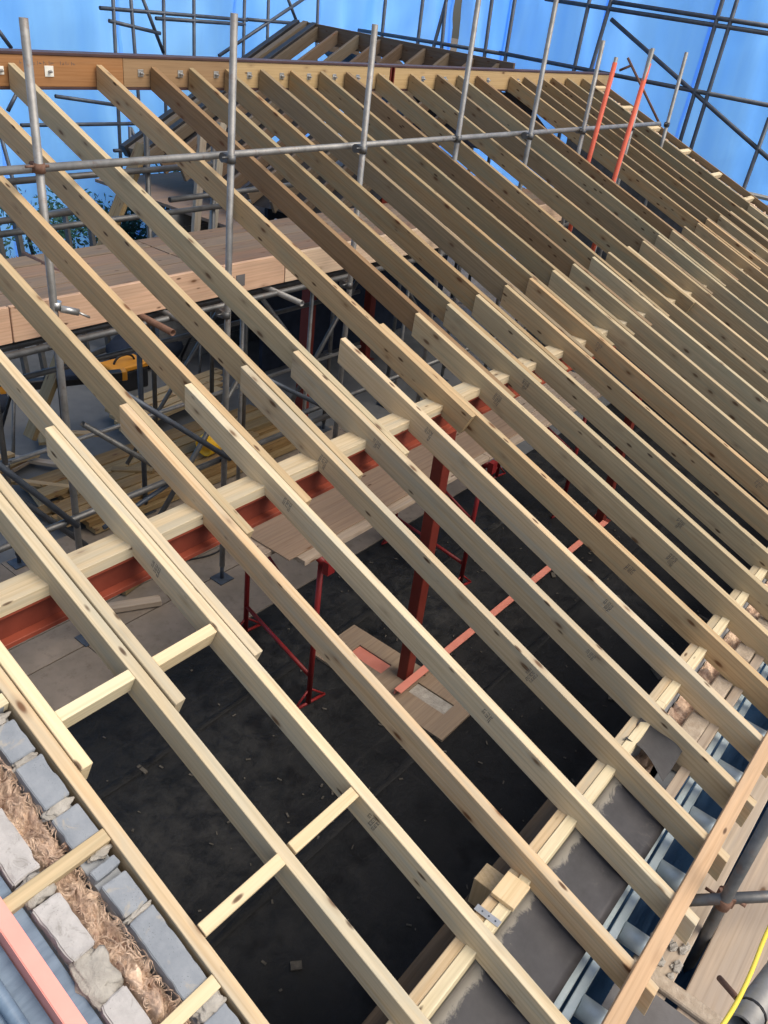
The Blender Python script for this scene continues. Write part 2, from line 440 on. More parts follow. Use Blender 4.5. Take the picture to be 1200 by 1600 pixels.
def coupler(parent, p, axis1, axis2, off, m='rust'):
    """right-angle scaffold clip: one collar round each tube, a body between, two bolts as sub-part"""
    p = V(p); a1 = V(axis1).normalized(); a2 = V(axis2).normalized(); off = V(off)
    bm = bmesh.new()
    addtube(bm, -a1 * .026, a1 * .026, .033, 12, False)
    addtube(bm, off - a2 * .026, off + a2 * .026, .033, 12, False)
    mw = frame(off * .5, a1, a2)
    addbox(bm, -.028, .028, -.03, .03, -.028, .028, mw)
    o = finish(bm, 'coupler', m, parent, Matrix.Translation(p))
    bm = bmesh.new()
    s = a1.cross(off).normalized() if off.length > 1e-4 else a2
    addtube(bm, s * .03 + a1 * .012, s * .085 + a1 * .012, .007, 8, False)
    finish(bm, 'bolt', m, o, Matrix.Translation(p))
    bm = bmesh.new()
    addtube(bm, off - s * .03, off - s * .08, .009, 8, False)
    finish(bm, 'bolt', m, o, Matrix.Translation(p))
    return o

ORD = ['first', 'second', 'third', 'fourth', 'fifth', 'sixth', 'seventh', 'eighth', 'ninth', 'tenth', 'eleventh', 'twelfth', 'thirteenth',
       'fourteenth', 'fifteenth', 'sixteenth', 'seventeenth', 'eighteenth', 'nineteenth', 'twentieth', 'twenty-first', 'twenty-second',
       'twenty-third', 'twenty-fourth', 'twenty-fifth', 'twenty-sixth', 'twenty-seventh', 'twenty-eighth', 'twenty-ninth', 'thirtieth']

def roof(X, s, d=0.0):
    """point on the roof plane: s metres down the slope from the purlin line, d metres below the plane"""
    return V((X, -s * CT + d * ST * -1 * -1 * 0 - d * (-ST), -s * ST - d * CT)) if d else V((X, -s * CT, -s * ST))

NRM = V((0, -ST, CT))
def rp(X, s, d=0.0):
    return V((X, -s * CT, -s * ST)) - NRM * d

# ------------------------------------------------------------------ rafters
D, W = .132, .047
PL = D * TT       # plumb-cut shift of the bottom corner

def stamp(parent, mw, s):
    """small inked grading stamp on the -X face: rows of strokes"""
    bm = bmesh.new()
    rnd = random.Random(int(s * 1000) + int(mw.translation.x * 997))
    wd = 0.0
    for row in range(3):
        x = s + row * .021
        z = -.028
        n = rnd.randint(4, 7) if row else rnd.randint(3, 5)
        for k in range(n):
            h = .013 if row != 1 else .015
            w_ = rnd.uniform(.004, .010)
            typ = rnd.randint(0, 3)
            segs = []
            if typ in (0, 2): segs.append((x, x + h, z - .0024, z))
            if typ in (0, 1, 3): segs.append((x, x + .0024, z - w_, z))
            if typ in (1, 2, 3): segs.append((x + h - .0024, x + h, z - w_, z))
            if typ == 3: segs.append((x, x + h, z - w_, z - w_ + .0016))
            if typ == 1: segs.append((x + h * .45, x + h * .45 + .0016, z - w_, z))
            for (a, b_, c_, d_) in segs:
                addbox(bm, a, b_, -.0006, -.0001, c_, d_)
            z -= w_ + .0035
    return finish(bm, 'grade_stamp', 'ink', parent, mw)

def rafter(name, m, X0, s0, X1, s1, label, cat='rafter', group=None, w=W, d=D, cut0=PL, cut1=PL, off=0., stamps=(), bow=0.):
    # local y axis = z x x ; with x pointing down the slope (-Y) and z up, y points to -X... keep the body on X0..X0+w
    p0 = rp(X0, s0, -off); p1 = rp(X1, s1, -off)
    o = beam(name, m, p0, p1, w, d, NRM, None, cut0, cut1, bow=bow)
    for s in stamps:
        stamp(o, o.matrix_world, s)
    return tag(o, label, cat, group)

LOW = {0: -.016, 1: .40, 2: .80, 3: 1.198, 4: 1.599, 5: 1.994, 6: 2.396, 7: 2.806, 8: 3.203, 9: 3.592, 10: 3.965, 11: 4.352, 12: 4.767,
       13: 5.148, 14: 5.547, 15: 5.921, 16: 6.315, 17: 6.641, 18: 7.075, 19: 7.459, 20: 7.874, 21: 8.267, 22: 8.629, 23: 9.028,
       24: 9.37, 25: 9.788, 26: 10.195, 27: 10.608, 28: 10.98}
RIDGE_S = -3.525
note = {0: 'greenish lower rafter alone beside the near gable blockwork', 7: 'pale lower rafter with no upper rafter beside it, seventh in from the gable rafter'}
GAP = .0012
for i, x in LOW.items():
    top = -.45 if i < 12 else -.45 - .006 * (i - 12)
    top += random.uniform(-.012, .012)
    st = []
    if 1 <= i <= 14:
        st = [abs(top) + random.uniform(.22, .40), abs(top) + random.uniform(1.72, 1.95)]
    lab = note.get(i) or 'pale lower rafter running down to the eaves, %s in from the near gable rafter' % ORD[i - 1]
    rafter('lower_rafter', 'pale' if i < 8 else 'mid', x, top, x + random.uniform(-.004, .004), 2.965 + random.uniform(-.02, .02), lab, group='lower rafters over the wall plate',
           off=random.uniform(-.002, .002), stamps=st, d=D if i < 6 else .153, bow=random.uniform(-.004, .004))

# uppers: index of the lower rafter beside it, X at ridge, X at lower end, end s, material
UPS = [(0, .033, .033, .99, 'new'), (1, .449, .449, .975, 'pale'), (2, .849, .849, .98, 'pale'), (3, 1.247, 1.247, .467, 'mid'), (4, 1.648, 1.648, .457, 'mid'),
       (5, 2.043, 2.043, .459, 'mid'), (6, 2.452, 2.445, .463, 'mid'), (8, 3.150, 3.154, .442, 'mid'), (9, 3.645, 3.641, .44, 'brown'), (10, 4.024, 4.014, .43, 'old_shaded'),
       (11, 4.415, 4.401, .43, 'old_shaded'), (12, 4.818, 4.816, .425, 'brown'), (13, 5.198, 5.197, .418, 'old_shaded'), (14, 5.597, 5.596, .415, 'old_shaded'), (15, 5.972, 5.970, .408, 'brown'),
       (16, 6.467, 6.364, .402, 'old_shaded'), (18, 7.016, 7.026, .391, 'old_shaded'), (19, 7.512, 7.508, .388, 'brown'), (20, 7.925, 7.923, .372, 'old_shaded'), (21, 8.318, 8.316, .375, 'brown'),
       (23, 9.078, 9.077, .37, 'old_shaded'), (24, 9.42, 9.419, .37, 'brown'), (25, 9.838, 9.837, .37, 'old_shaded'), (26, 10.145, 10.146, .37, 'brown'), (27, 10.558, 10.559, .37, 'old_shaded'),
       (28, 11.03, 11.029, .36, 'old_shaded')]
for k, (i, xr, xe, se, m) in enumerate(UPS):
    if i == 8:
        lab = 'upper rafter ending in bright sawn end grain, on the near side of its lower rafter'
    elif i == 0:
        lab = 'yellowish upper piece beside the near gable rafter, its lower end stopping short'
    else:
        lab = '%s upper rafter reaching the ridge beam, %s in from the near gable rafter' % ('dark brown' if m == 'brown' else 'pale tan' if m in ('mid', 'pale') else 'weathered shaded tan', ORD[k - 1])
    m2 = m
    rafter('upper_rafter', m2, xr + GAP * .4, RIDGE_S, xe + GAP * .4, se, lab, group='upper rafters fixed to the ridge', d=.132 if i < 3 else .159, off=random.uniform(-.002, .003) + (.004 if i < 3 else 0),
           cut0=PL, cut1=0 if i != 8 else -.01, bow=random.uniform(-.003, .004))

# noggings between the first rafters
def nogging(x0, x1, s, label, m='new', d=.095, w=.047, drop=0.0, slope=0.0):
    o = beam('nogging', m, rp(x0 + .002, s - w / 2, drop), rp(x1 - .002, s + slope - w / 2, drop), w, d, NRM, bev=.002)
    # local y must run down the slope
    return tag(o, label, 'nogging', 'noggings between the near rafters')
# beam() puts y = z cross x = up-slope, so start from the lower edge
def nog(x0, x1, s, label, **k):
    return nogging(x0, x1, s + .047, label, **k)
nog(.082, .398, .775, 'pale nogging between the gable rafter and first inner rafter, upper row', drop=.004)
nog(.498, .798, .780, 'pale nogging with greenish edge between first and second inner rafters, upper row', drop=.004)
nog(.033, .398, 1.655, 'pale nogging between the gable rafter and first inner rafter, lower row', d=.047)
nog(.449, .798, 1.652, 'pale nogging between first and second inner rafters, lower row', d=.047)
# gable ladder pieces over the cavity wall
for s, lab in ((.645, 'uppermost gable ladder rail crossing the wall top beside the gable rafter'),
               (1.245, 'gable ladder rail crossing the insulation in the middle of the wall top'),
               (1.825, 'lowest gable ladder rail crossing the wall top at the bottom of the view')):
    o = nogging(-.43, -.018, s + .02, lab, m='new' if s != 1.245 else 'mid', d=.05)
    o['group'] = 'gable ladder rails'

# ------------------------------------------------------------------ ridge beam
Y0 = 3.296
rb = empty('ridge_beam', (1.0, Y0, 1.14), 'long ridge beam of orange-brown timber clad steel running along the top of the roof', 'beam')
box('timber_cladding', 'ply', -.2, 2.30, Y0, Y0 + .045, 1.145, 1.345, rb)
box('timber_cladding', 'ply', 2.303, 3.40, Y0, Y0 + .045, 1.145, 1.345, rb)
box('timber_cladding', 'ply', 3.403, 4.518, Y0, Y0 + .045, 1.145, 1.345, rb)
box('timber_cladding', 'plyl', 4.521, 6.695, Y0, Y0 + .045, 1.145, 1.345, rb)
box('timber_cladding', 'plyl', 6.775, 12.0, Y0, Y0 + .045, 1.145, 1.345, rb)
box('steel_flange', 'navyplate', -.2, 12.0, Y0 - .008, Y0 + .13, 1.347, 1.366, rb)
box('steel_flange', 'navyplate', -.2, 12.0, Y0 - .008, Y0 + .13, 1.126, 1.143, rb)
box('steel_web', 'redox', -.2, 12.0, Y0 + .06, Y0 + .068, 1.143, 1.347, rb)
bm = bmesh.new(); addbox(bm, 6.70, 6.715, Y0 - .006, Y0 + .05, 1.144, 1.346); addbox(bm, 6.755, 6.77, Y0 - .006, Y0 + .05, 1.144, 1.346)
finish(bm, 'splice_plate', 'redoxd', rb, Matrix.Identity(4))
bx = [2.40, 2.77, 3.56, 3.95, 4.33, 4.71, 5.11, 5.47, 5.83, 6.18, 6.58, 7.28, 7.7, 8.6, 9.3]
for k, x in enumerate(bx):
    w_ = .035 if k in (1,) else .026
    pl = box('washer_plate', 'plas' if k in (0, 1) else 'clip', x - w_, x + w_, Y0 - .005, Y0 - .0005, 1.245 - w_, 1.245 + w_, rb, .001)
    bm = bmesh.new(); addtube(bm, (0, 0, 0), (0, -.022, 0), .011, 6, False); addtube(bm, (0, -.02, 0), (0, -.035, 0), .006, 8, False)
    finish(bm, 'nut', 'clip', pl, Matrix.Translation((x, Y0 - .005, 1.245)))
# pencil scribble on the ridge timber
bm = bmesh.new(); rnd = random.Random(3)
x = 2.55
for k in range(9):
    for q in range(3):
        a, h = x + rnd.uniform(0, .02), 1.285 + rnd.uniform(0, .012)
        addbox(bm, a, a + rnd.uniform(.003, .02), Y0 - .0006, Y0 - .0001, h, h + .003)
    addbox(bm, x, x + .003, Y0 - .0006, Y0 - .0001, 1.285, 1.31)
    x += .045 if k != 5 else .09
finish(bm, 'pencil_marking', 'ink', rb, Matrix.Identity(4))

# ------------------------------------------------------------------ purlin: steel beam with timber plate
box_pl = beam('purlin_plate', 'pale', (-.3, -.19, -.166), (11.2, -.19, -.166), .135, .055, UP)
tag(box_pl, 'pale timber plate lying on the red steel purlin under the rafters', 'timber plate')
sb = empty('steel_purlin', (0, -.12, -.4), 'red oxide painted steel beam under the timber plate, crossing the whole roof', 'steel beam')
box('web', 'redoxm', -.3, 11.2, -.150, -.140, -.36, -.236, sb, 0)
box('flange', 'redox', -.3, 11.2, -.186, -.062, -.235, -.2225, sb, .001)
box('flange', 'redox', -.3, 11.2, -.192, -.062, -.385, -.361, sb, .002)
for X, lab in ((3.29, 'near dark red steel column standing on the pale floor pad'), (6.80, 'far dark red steel column seen between the rafters under the purlin')):
    c = empty('steel_column', (X, -.17, FLOOR), lab, 'steel column', 'steel columns under the purlin')
    box('shaft', 'redoxd', X - .05, X + .05, -.215, -.125, FLOOR + .012, -.387, c, .004)
    box('base_plate', 'redoxd', X - .09, X + .09, -.26, -.08, FLOOR + .004, FLOOR + .0115, c, .002)
    box('cap_plate', 'redox', X - .06, X + .06, -.218, -.12, -.3868, -.3855, c, 0)

# ------------------------------------------------------------------ floor and ground
def sheet(name, m, x0, x1, y0, y1, z, kind='structure', cuts=0, amp=0.0, label=None, cat=None):
    bm = bmesh.new()
    c = V(((x0 + x1) / 2, (y0 + y1) / 2, z))
    n = max(1, cuts)
    nx = n; ny = n
    g = [[bm.verts.new((x0 + (x1 - x0) * i / nx - c.x, y0 + (y1 - y0) * j / ny - c.y, random.uniform(0, amp))) for j in range(ny + 1)] for i in range(nx + 1)]
    for i in range(nx):
        for j in range(ny):
            f = bm.faces.new((g[i][j], g[i + 1][j], g[i + 1][j + 1], g[i][j + 1])); f.smooth = amp > 0
    o = finish(bm, name, m, None, Matrix.Translation(c))
    return tag(o, label, cat, kind=kind)
sheet('ground', 'ground', -60, 120, -70, 90, -2.78)
sheet('floor_slab', 'slab', -.35, 11.6, -2.3, 8.0, FLOOR - .012)
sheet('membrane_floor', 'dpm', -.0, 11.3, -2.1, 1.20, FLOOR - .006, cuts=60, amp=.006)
for y, x0, x1 in ((.55, .2, 11.0), (-.72, .2, 11.0)):
    bm = bmesh.new(); rows = []
    for i in range(120):
        x = x0 + (x1 - x0) * i / 119; w_ = .028 + .02 * mn.noise(V((x * 2, y, 0))); yy_ = y + .02 * mn.noise(V((x * .8, y, 4)))
        rows.append([bm.verts.new((x, yy_ + dy, FLOOR + dz + .004 * mn.noise(V((x * 3, dy * 9, 2))))) for dy, dz in ((-w_, .004), (0, .014), (w_, .005))])
    for i in range(119):
        for j in range(2): bm.faces.new((rows[i][j], rows[i + 1][j], rows[i + 1][j + 1], rows[i][j + 1])).smooth = True
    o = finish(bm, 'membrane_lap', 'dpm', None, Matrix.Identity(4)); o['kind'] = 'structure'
bm = bmesh.new(); rnd = random.Random(77)
for k in range(300):
    x, y = rnd.uniform(.1, 7), rnd.uniform(-1.95, 1.1); a_ = rnd.uniform(0, 3.14); l, w_ = rnd.uniform(.004, .018), rnd.uniform(.003, .007)
    if k < 14: l, w_ = rnd.uniform(.03, .07), rnd.uniform(.012, .025)
    addbox(bm, -l, l, -w_, w_, 0, min(w_, .012), Matrix.Translation((x, y, FLOOR + .001)) @ Matrix.Rotation(a_, 4, 'Z'))
o = finish(bm, 'floor_debris', 'grit', None, Matrix.Identity(4)); tag(o, 'scattered wood chips and crumbs of mortar on the black floor', 'debris', kind='stuff')
# loose floor protection boards beyond the membrane
yy = 1.20
k = 0; rown = 0
for wd in (.62, .34, .60, .45):
    xx = -.3; pos = 0
    while xx < 6.2:
        ln = random.uniform(2.0, 2.5)
        k += 1
        o = box('floor_protection_board', 'boards', xx, min(xx + ln, 6.4) - .006, yy + .006, yy + wd - .006, FLOOR - .003, FLOOR + .009, None, .001)
        tag(o, 'dusty tan floor board, %s row beyond the black membrane, %s from the left' % (ORD[rown], ORD[pos]), 'floor board', 'protection boards on the floor'); pos += 1
        xx += ln
    yy += wd; rown += 1
# pale pad round the column foot with two slots
bm = bmesh.new()
def slab_with_slots(bm, outer, slots, z0, z1):
    # build as strips along y between slot edges
    (x0, x1, y0, y1) = outer
    ys = sorted({y0, y1, *[s[2] for s in slots], *[s[3] for s in slots]})
    for a, b_ in zip(ys, ys[1:]):
        mid = (a + b_) / 2
        cutx = [(s[0], s[1]) for s in slots if s[2] <= mid <= s[3]]
        if not cutx:
            addbox(bm, x0, x1, a, b_, z0, z1)
        else:
            (sx0, sx1) = cutx[0]
            addbox(bm, x0, sx0, a, b_, z0, z1); addbox(bm, sx1, x1, a, b_, z0, z1)
slab_with_slots(bm, (2.95, 3.47, -.78, .52), [(3.17, 3.31, -.64, -.29), (3.17, 3.31, -.02, .32)], 0, .022)
bmesh.ops.remove_doubles(bm, verts=bm.verts[:], dist=1e-5)
pad = finish(bm, 'floor_pad', 'sheetwood', None, Matrix.Translation((0, 0, FLOOR - .002)))
tag(pad, 'pale tan sheet with two slots lying round the foot of the near steel column', 'floor sheet')
for y0, y1, mm in ((-.64, -.29, 'mortar'), (-.02, .32, 'salmon')):
    o = box('slot_infill', mm, 3.172, 3.308, y0 + .002, y1 - .002, FLOOR + .0, FLOOR + .006, None, 0)
    o.parent = pad; o.matrix_local = pad.matrix_world.inverted() @ o.matrix_world
# salmon steel bar lying beside the column
bar = empty('steel_angle', (3.1, -.3, FLOOR), 'long salmon red steel angle lying on the floor past the column foot', 'steel angle')
bm = bmesh.new(); addbox(bm, 3.06, 6.7, -.30, -.235, FLOOR + .072, FLOOR + .08); addbox(bm, 3.06, 6.7, -.243, -.235, FLOOR + .03, FLOOR + .072)
finish(bm, 'flange', 'salmon', bar, Matrix.Identity(4))
bm = bmesh.new()
for x in (3.4, 4.9, 6.4): addbox(bm, x, x + .1, -.29, -.245, FLOOR, FLOOR + .071)
finish(bm, 'packer', 'sheetwood', bar, Matrix.Identity(4))

# ------------------------------------------------------------------ red trestles and their platform
def trestle(x, y, top, skew, label):
    t = empty('trestle', (x, y, FLOOR), label, 'trestle', 'red builders trestles')
    a, b_ = V((x, y, FLOOR)), V((x + skew, y + .92, FLOOR))
    u = V((0, 0, 1))
    H = top - FLOOR
    for p in (a, b_):
        tube('leg', 'redp', p + u * .02, p + u * (H - .05), .021, t)
        bm = bmesh.new()
        addtube(bm, p + V((-.14, .02, .012)), p + V((.16, -.02, .012)), .013, 8, False)
        addtube(bm, p + V((-.13, .02, .02)), p + u * .16, .009, 8, False)
        addtube(bm, p + V((.15, -.02, .02)), p + u * .16, .009, 8, False)
        finish(bm, 'foot', 'redp', t, Matrix.Identity(4))
    tube('cross_rail', 'redp', a + u * .28, b_ + u * .28, .016, t)
    tube('brace', 'redp', b_ + u * (H - .32), a + u * .75, .013, t)
    tube('top_bar', 'redp', a + u * (H - .03) - (b_ - a) * .08, b_ + u * (H - .03) + (b_ - a) * .05, .026, t)
    bm = bmesh.new(); q = a + u * (H - .03) - (b_ - a) * .10
    addbox(bm, q.x - .035, q.x + .035, q.y - .02, q.y + .03, q.z - .045, q.z + .055)
    finish(bm, 'end_stop', 'redp', t, Matrix.Identity(4))
    return t
PT = -1.19
trestle(2.53, .17, PT - .045, .22, 'bright red trestle holding the near end of the inner platform')
trestle(4.60, .20, PT - .045, .15, 'dark red trestle under the middle of the inner platform')
trestle(6.55, .20, PT - .045, .15, 'red trestle under the far end of the inner platform')
for k, (y0, x0, x1, dz, lab) in enumerate(((.165, 2.36, 4.6, 0, 'front board of the inner trestle platform, near end, on the red trestle'),
                          (.395, 2.22, 4.6, .002, 'middle board of the inner trestle platform, near end, behind the front board'),
                          (.625, 2.18, 4.6, -.002, 'rear board of the inner trestle platform, near end'),
                          (.165, 4.604, 7.0, 0, 'front board of the inner trestle platform, far half'),
                          (.395, 4.604, 7.0, .002, 'middle board of the inner trestle platform, far half'),
                          (.625, 4.604, 7.0, -.002, 'rear board of the inner trestle platform, far half'))):
    o = box('platform_board', 'plank', x0, x1, y0, y0 + .226, PT - .040 + dz, PT + dz, None, .003)
    tag(o, lab, 'scaffold board', 'boards of the inner trestle platform')
o = box('platform_sheet', 'sheetwood', 2.28, 5.4, .235, .84, PT + .003, PT + .015, None, .002)
tag(o, 'tan plywood sheet lying on the trestle platform boards', 'plywood sheet')

# ------------------------------------------------------------------ inner scaffold
POLES = [(1.80, 1.87, 1.67), (3.09, 1.76, 1.78), (4.47, 1.75, 1.79), (6.0, 1.89, 2.6), (7.16, 1.79, 2.7), (8.45, 1.85, 1.83), (9.81, 1.87, 1.79), (11.01, 1.90, 1.79)]
names = ['first', 'second', 'third', 'fourth', 'fifth', 'sixth', 'seventh', 'eighth']
poles = []
for k, (x, y, z) in enumerate(POLES):
    po = empty('scaffold_pole', (x, y, FLOOR), 'upright grey scaffold pole rising through the rafters, %s from the left along the handrail' % names[k], 'scaffold pole', 'upright poles carrying the handrail')
    jx = {0: -.04, 1: .03}.get(k, .02)
    tube('pole', 'galv', (x, y, FLOOR + .15), (x + jx, y + .0, z), .0242, po)
    bm = bmesh.new(); addbox(bm, x - .075, x + .075, y - .075, y + .075, FLOOR + .012, FLOOR + .020); addtube(bm, (x, y, FLOOR + .02), (x, y, FLOOR + .2), .017, 10, False)
    finish(bm, 'base_jack', 'navy', po, Matrix.Identity(4))
    coupler(po, (x + jx * .8, y, .93), (0, 0, 1), (1, 0, 0), (0, 1.87 + .035 - y if k in (0, 3, 6, 7) else .06, 0), 'rust' if k == 0 else 'galvd')
    coupler(po, (x, y, -.15), (0, 0, 1), (1, 0, 0), (0, .055, 0), 'galvd')
    poles.append(po)
hr = tag(tube('handrail_tube', 'galv', (1.0, 1.925, .915), (10.75, 1.90, .95)), 'long grey handrail tube crossing in front of the upper rafters', 'handrail')
mt = tag(tube('ledger_tube', 'galvd', (-.3, 1.94, -.165), (9.8, 1.94, -.15), .0242), 'ledger tube under the pinkish toe board of the upper platform', 'scaffold tube')
tag(tube('ledger_tube', 'galvd', (-.3, 1.81, -1.415), (4.45, 1.81, -1.39), .0242), 'low ledger tube just beyond the red purlin at left', 'scaffold tube')
tag(tube('ledger_tube', 'galvd', (4.0, 1.86, -1.30), (11, 1.86, -1.28), .0242), 'low ledger tube further right beyond the purlin', 'scaffold tube')
tag(tube('ledger_tube', 'galv', (.9, 3.16, -1.63), (6.5, 3.16, -1.62), .02), 'thin pale ledger tube above the stack of brown joists', 'scaffold tube')
tag(tube('ledger_tube', 'galvd', (-.3, 2.12, -.185), (8, 2.12, -.185), .0242), 'second ledger tube tucked under the upper platform boards', 'scaffold tube')
tag(tube('brace_tube', 'navy', (.95, 1.78, -.38), (1.74, 1.78, -1.45), .022), 'dark blue sloping brace tube at the far left under the rafters', 'scaffold brace')
tag(tube('brace_tube', 'navy', (2.1, 1.72, -.47), (3.12, 1.72, -1.36), .022), 'dark sloping brace tube behind the left rafters', 'scaffold brace')
tag(tube('brace_tube', 'navy', (3.35, 1.72, -.66), (4.42, 1.72, -1.33), .020), 'dark sloping brace tube below the middle of the upper platform', 'scaffold brace')
tag(tube('brace_tube', 'navy', (2.0, 1.86, -1.62), (2.75, 1.86, -1.44), .018), 'short dark brace tube close above the purlin', 'scaffold brace')
for k, (x, y, m, z) in enumerate(((1.95, 3.1, 'galvd', -.15), (3.28, 3.08, 'navy', -.15), (4.62, 3.15, 'galvd', -.15), (6.0, 3.2, 'galvd', -.15), (7.2, 3.2, 'galvd', -.15), (8.5, 3.2, 'galv', -.15))):
    po = empty('scaffold_pole', (x, y, FLOOR), 'rear upright under the back edge of the upper platform, %s from the left' % names[k], 'scaffold pole', 'rear uprights under the platform')
    tube('pole', m, (x, y, FLOOR + .1), (x, y, z), .0242, po)
    bm = bmesh.new(); addbox(bm, x - .075, x + .075, y - .075, y + .075, FLOOR + .012, FLOOR + .020); addtube(bm, (x, y, FLOOR + .02), (x, y, FLOOR + .2), .017, 10, False)
    finish(bm, 'base_jack', 'navy', po, Matrix.Identity(4))
    coupler(po, (x, y, -1.62), (0, 0, 1), (1, 0, 0), (0, .05, 0), 'galvd')
for x, lab in ((4.05, 'slim grey prop tube under the upper platform, left one'), (4.96, 'slim grey prop tube under the upper platform, middle one'), (6.55, 'slim grey prop tube under the upper platform, right one')):
    tag(tube('prop_tube', 'galv', (x, 2.6, FLOOR), (x, 2.6, -.165), .02), lab, 'scaffold tube', 'props under the platform')
tag(tube('brace_tube', 'galvd', (2.9, 3.3, -.35), (4.6, 3.3, -2.3), .02), 'grey cross brace over the concrete slab leaning to the right', 'scaffold brace')
tag(tube('brace_tube', 'galvd', (4.9, 3.38, -.35), (3.3, 3.38, -2.2), .02), 'grey cross brace over the concrete slab leaning to the left', 'scaffold brace')
for (x, z, m, lab) in ((2.52, -.08, 'rust', 'short rusty tube end poking out under the toe board'), (2.72, -.09, 'galvd', 'short dark tube end beside the rusty one under the toe board'),
                   (3.80, -.105, 'galv', 'grey tube end poking out under the toe board near the middle'), (5.3, -.11, 'galv', 'grey transom tube end under the toe board further right'), (6.3, -.11, 'galvd', 'dark transom tube end under the far toe board')):
    tag(tube('transom_tube', m, (x + .02, 3.5, z), (x, 1.66 if x < 5 else 1.78, z - .06), .0242), lab, 'scaffold tube', 'transoms under the platform')
# upper platform
for k in range(6):
    y0 = 2.04 + k * .236
    for j, (xa, xb) in enumerate(((-.3, 3.55), (3.56, 7.4), (7.41, 9.9))):
        o = box('platform_board', 'deck', xa, xb - .004, y0, y0 + .221, -.112 + random.uniform(-.004, .003), -.074 + random.uniform(-.003, .003), None, .003)
        tag(o, 'dark dusty board of the upper platform, %s row back from the toe board, %s length' % (ORD[k], ('left', 'middle', 'right')[j]), 'scaffold board', 'boards of the upper platform')
for j, (xa, xb) in enumerate(((-.3, 1.55), (1.56, 3.93), (3.94, 6.5), (6.51, 9.0))):
    o = beam('toe_board', 'toe', (xa, 1.995, .118), (xb, 1.995, .118), .036, .228, UP, bev=.003)
    tag(o, 'pinkish brown toe board on edge along the upper platform, %s from the left' % ORD[j], 'toe board', 'toe boards of the upper platform')
tag(box('toe_board_handhold', 'felt', 3.40, 3.49, 1.990, 1.9945, -.06, .03, None, .0), 'dark hand hole patch on the toe board near the second pole', 'hand hole')

# clip hanging on the first pole
cl = empty('loose_clip', (1.79, 1.86, .12), 'shiny zinc swivel clip clamped on the first pole above the toe board', 'scaffold clip')
bm = bmesh.new(); addtube(bm, (1.79, 1.87, .10), (1.79, 1.87, .15), .034, 12, False); addtube(bm, (1.80, 1.84, .11), (1.90, 1.80, .08), .022, 10, True)
finish(bm, 'collar', 'clip', cl, Matrix.Identity(4))
tube('bolt', 'clip', (1.88, 1.80, .09), (1.95, 1.76, .05), .008, cl)

# orange sleeved poles
for (x, y, z, lab, dx) in ((8.44, 1.71, 1.66, 'left orange sleeved pole standing up through the far rafters', .14), (8.42, 1.36, 1.70, 'right orange sleeved pole with a bare grey tip, standing through the far rafters', .24)):
    po = empty('sleeved_pole', (x, y, FLOOR), lab, 'orange pole', 'orange sleeved poles')
    tube('sleeve', 'orange', (x - .12, y, -.9), (x + dx, y, z - .02), .026, po)
    tube('pole', 'galv', (x - .25, y, FLOOR), (x + dx * 1.03, y, z + (.03 if y > 1.5 else .12)), .022, po)

# ------------------------------------------------------------------ things inside, on the slab
# stack of brown joists
rnd = random.Random(5)
ordn = 0
for lay in range(3):
    for k in range(7 - lay):
        y0 = 3.02 + k * .17 + lay * .05
        o = box('stacked_joist', 'stack', 2.45 + rnd.uniform(0, .35), 5.3 + rnd.uniform(-.5, .5), y0, y0 + .15, FLOOR + .03 + lay * .062, FLOOR + .088 + lay * .062, None, .002)
        tag(o, 'brown joist in the stack on the slab, %s from the front in the %s layer' % (ORD[k], ('bottom', 'middle', 'top')[lay]), 'joist', 'stacked brown joists')
for k in range(5):
    o = box('loose_timber', 'plank', 2.1 + k * .05, 3.6 + rnd.uniform(-.3, .3), 2.35 + k * .11, 2.43 + k * .11, FLOOR + .012, FLOOR + .055, None, .002)
    tag(o, 'pale offcut batten on the boards beyond the purlin, %s from the front' % ORD[k], 'batten', 'battens by the purlin')

def saw_stand(x, y, ang, label):
    t = empty('saw_stand', (x, y, FLOOR), label, 'saw stand', 'saw stands on the slab')
    R_ = Matrix.Translation((x, y, FLOOR)) @ Matrix.Rotation(ang, 4, 'Z')
    H = .78
    bm = bmesh.new(); addbox(bm, -.62, .62, -.05, .05, H - .10, H, R_); bevel(bm, .01)
    finish(bm, 'main_bar', 'black', t, Matrix.Identity(4))
    for sx in (-1, 1):
        bm = bmesh.new(); addbox(bm, sx * .62 - .03, sx * .62 + .03, -.054, .054, H - .105, H + .004, R_); bevel(bm, .008)
        finish(bm, 'end_bracket', 'amber', t, Matrix.Identity(4))
        for sy in (-1, 1):
            bm = bmesh.new(); addtube(bm, R_ @ V((sx * .52, sy * .04, H - .1)), R_ @ V((sx * .66, sy * .36, .02)), .018, 10, False)
            addtube(bm, R_ @ V((sx * .655, sy * .35, .05)), R_ @ V((sx * .665, sy * .37, 0)), .026, 10, False)
            finish(bm, 'leg', 'galvd' if sy < 0 else 'black', t, Matrix.Identity(4))
    bm = bmesh.new(); addbox(bm, -.2, .22, -.13, .13, H + .001, H + .06, R_); bevel(bm, .01)
    finish(bm, 'saw_mount', 'navyc', t, Matrix.Identity(4))
    return t
saw_stand(3.55, 4.75, -.35, 'black saw stand with orange-yellow ends behind the first pole')
s2 = saw_stand(6.5, 5.3, -.35, 'black and yellow saw stand with a yellow saw behind the second pole')
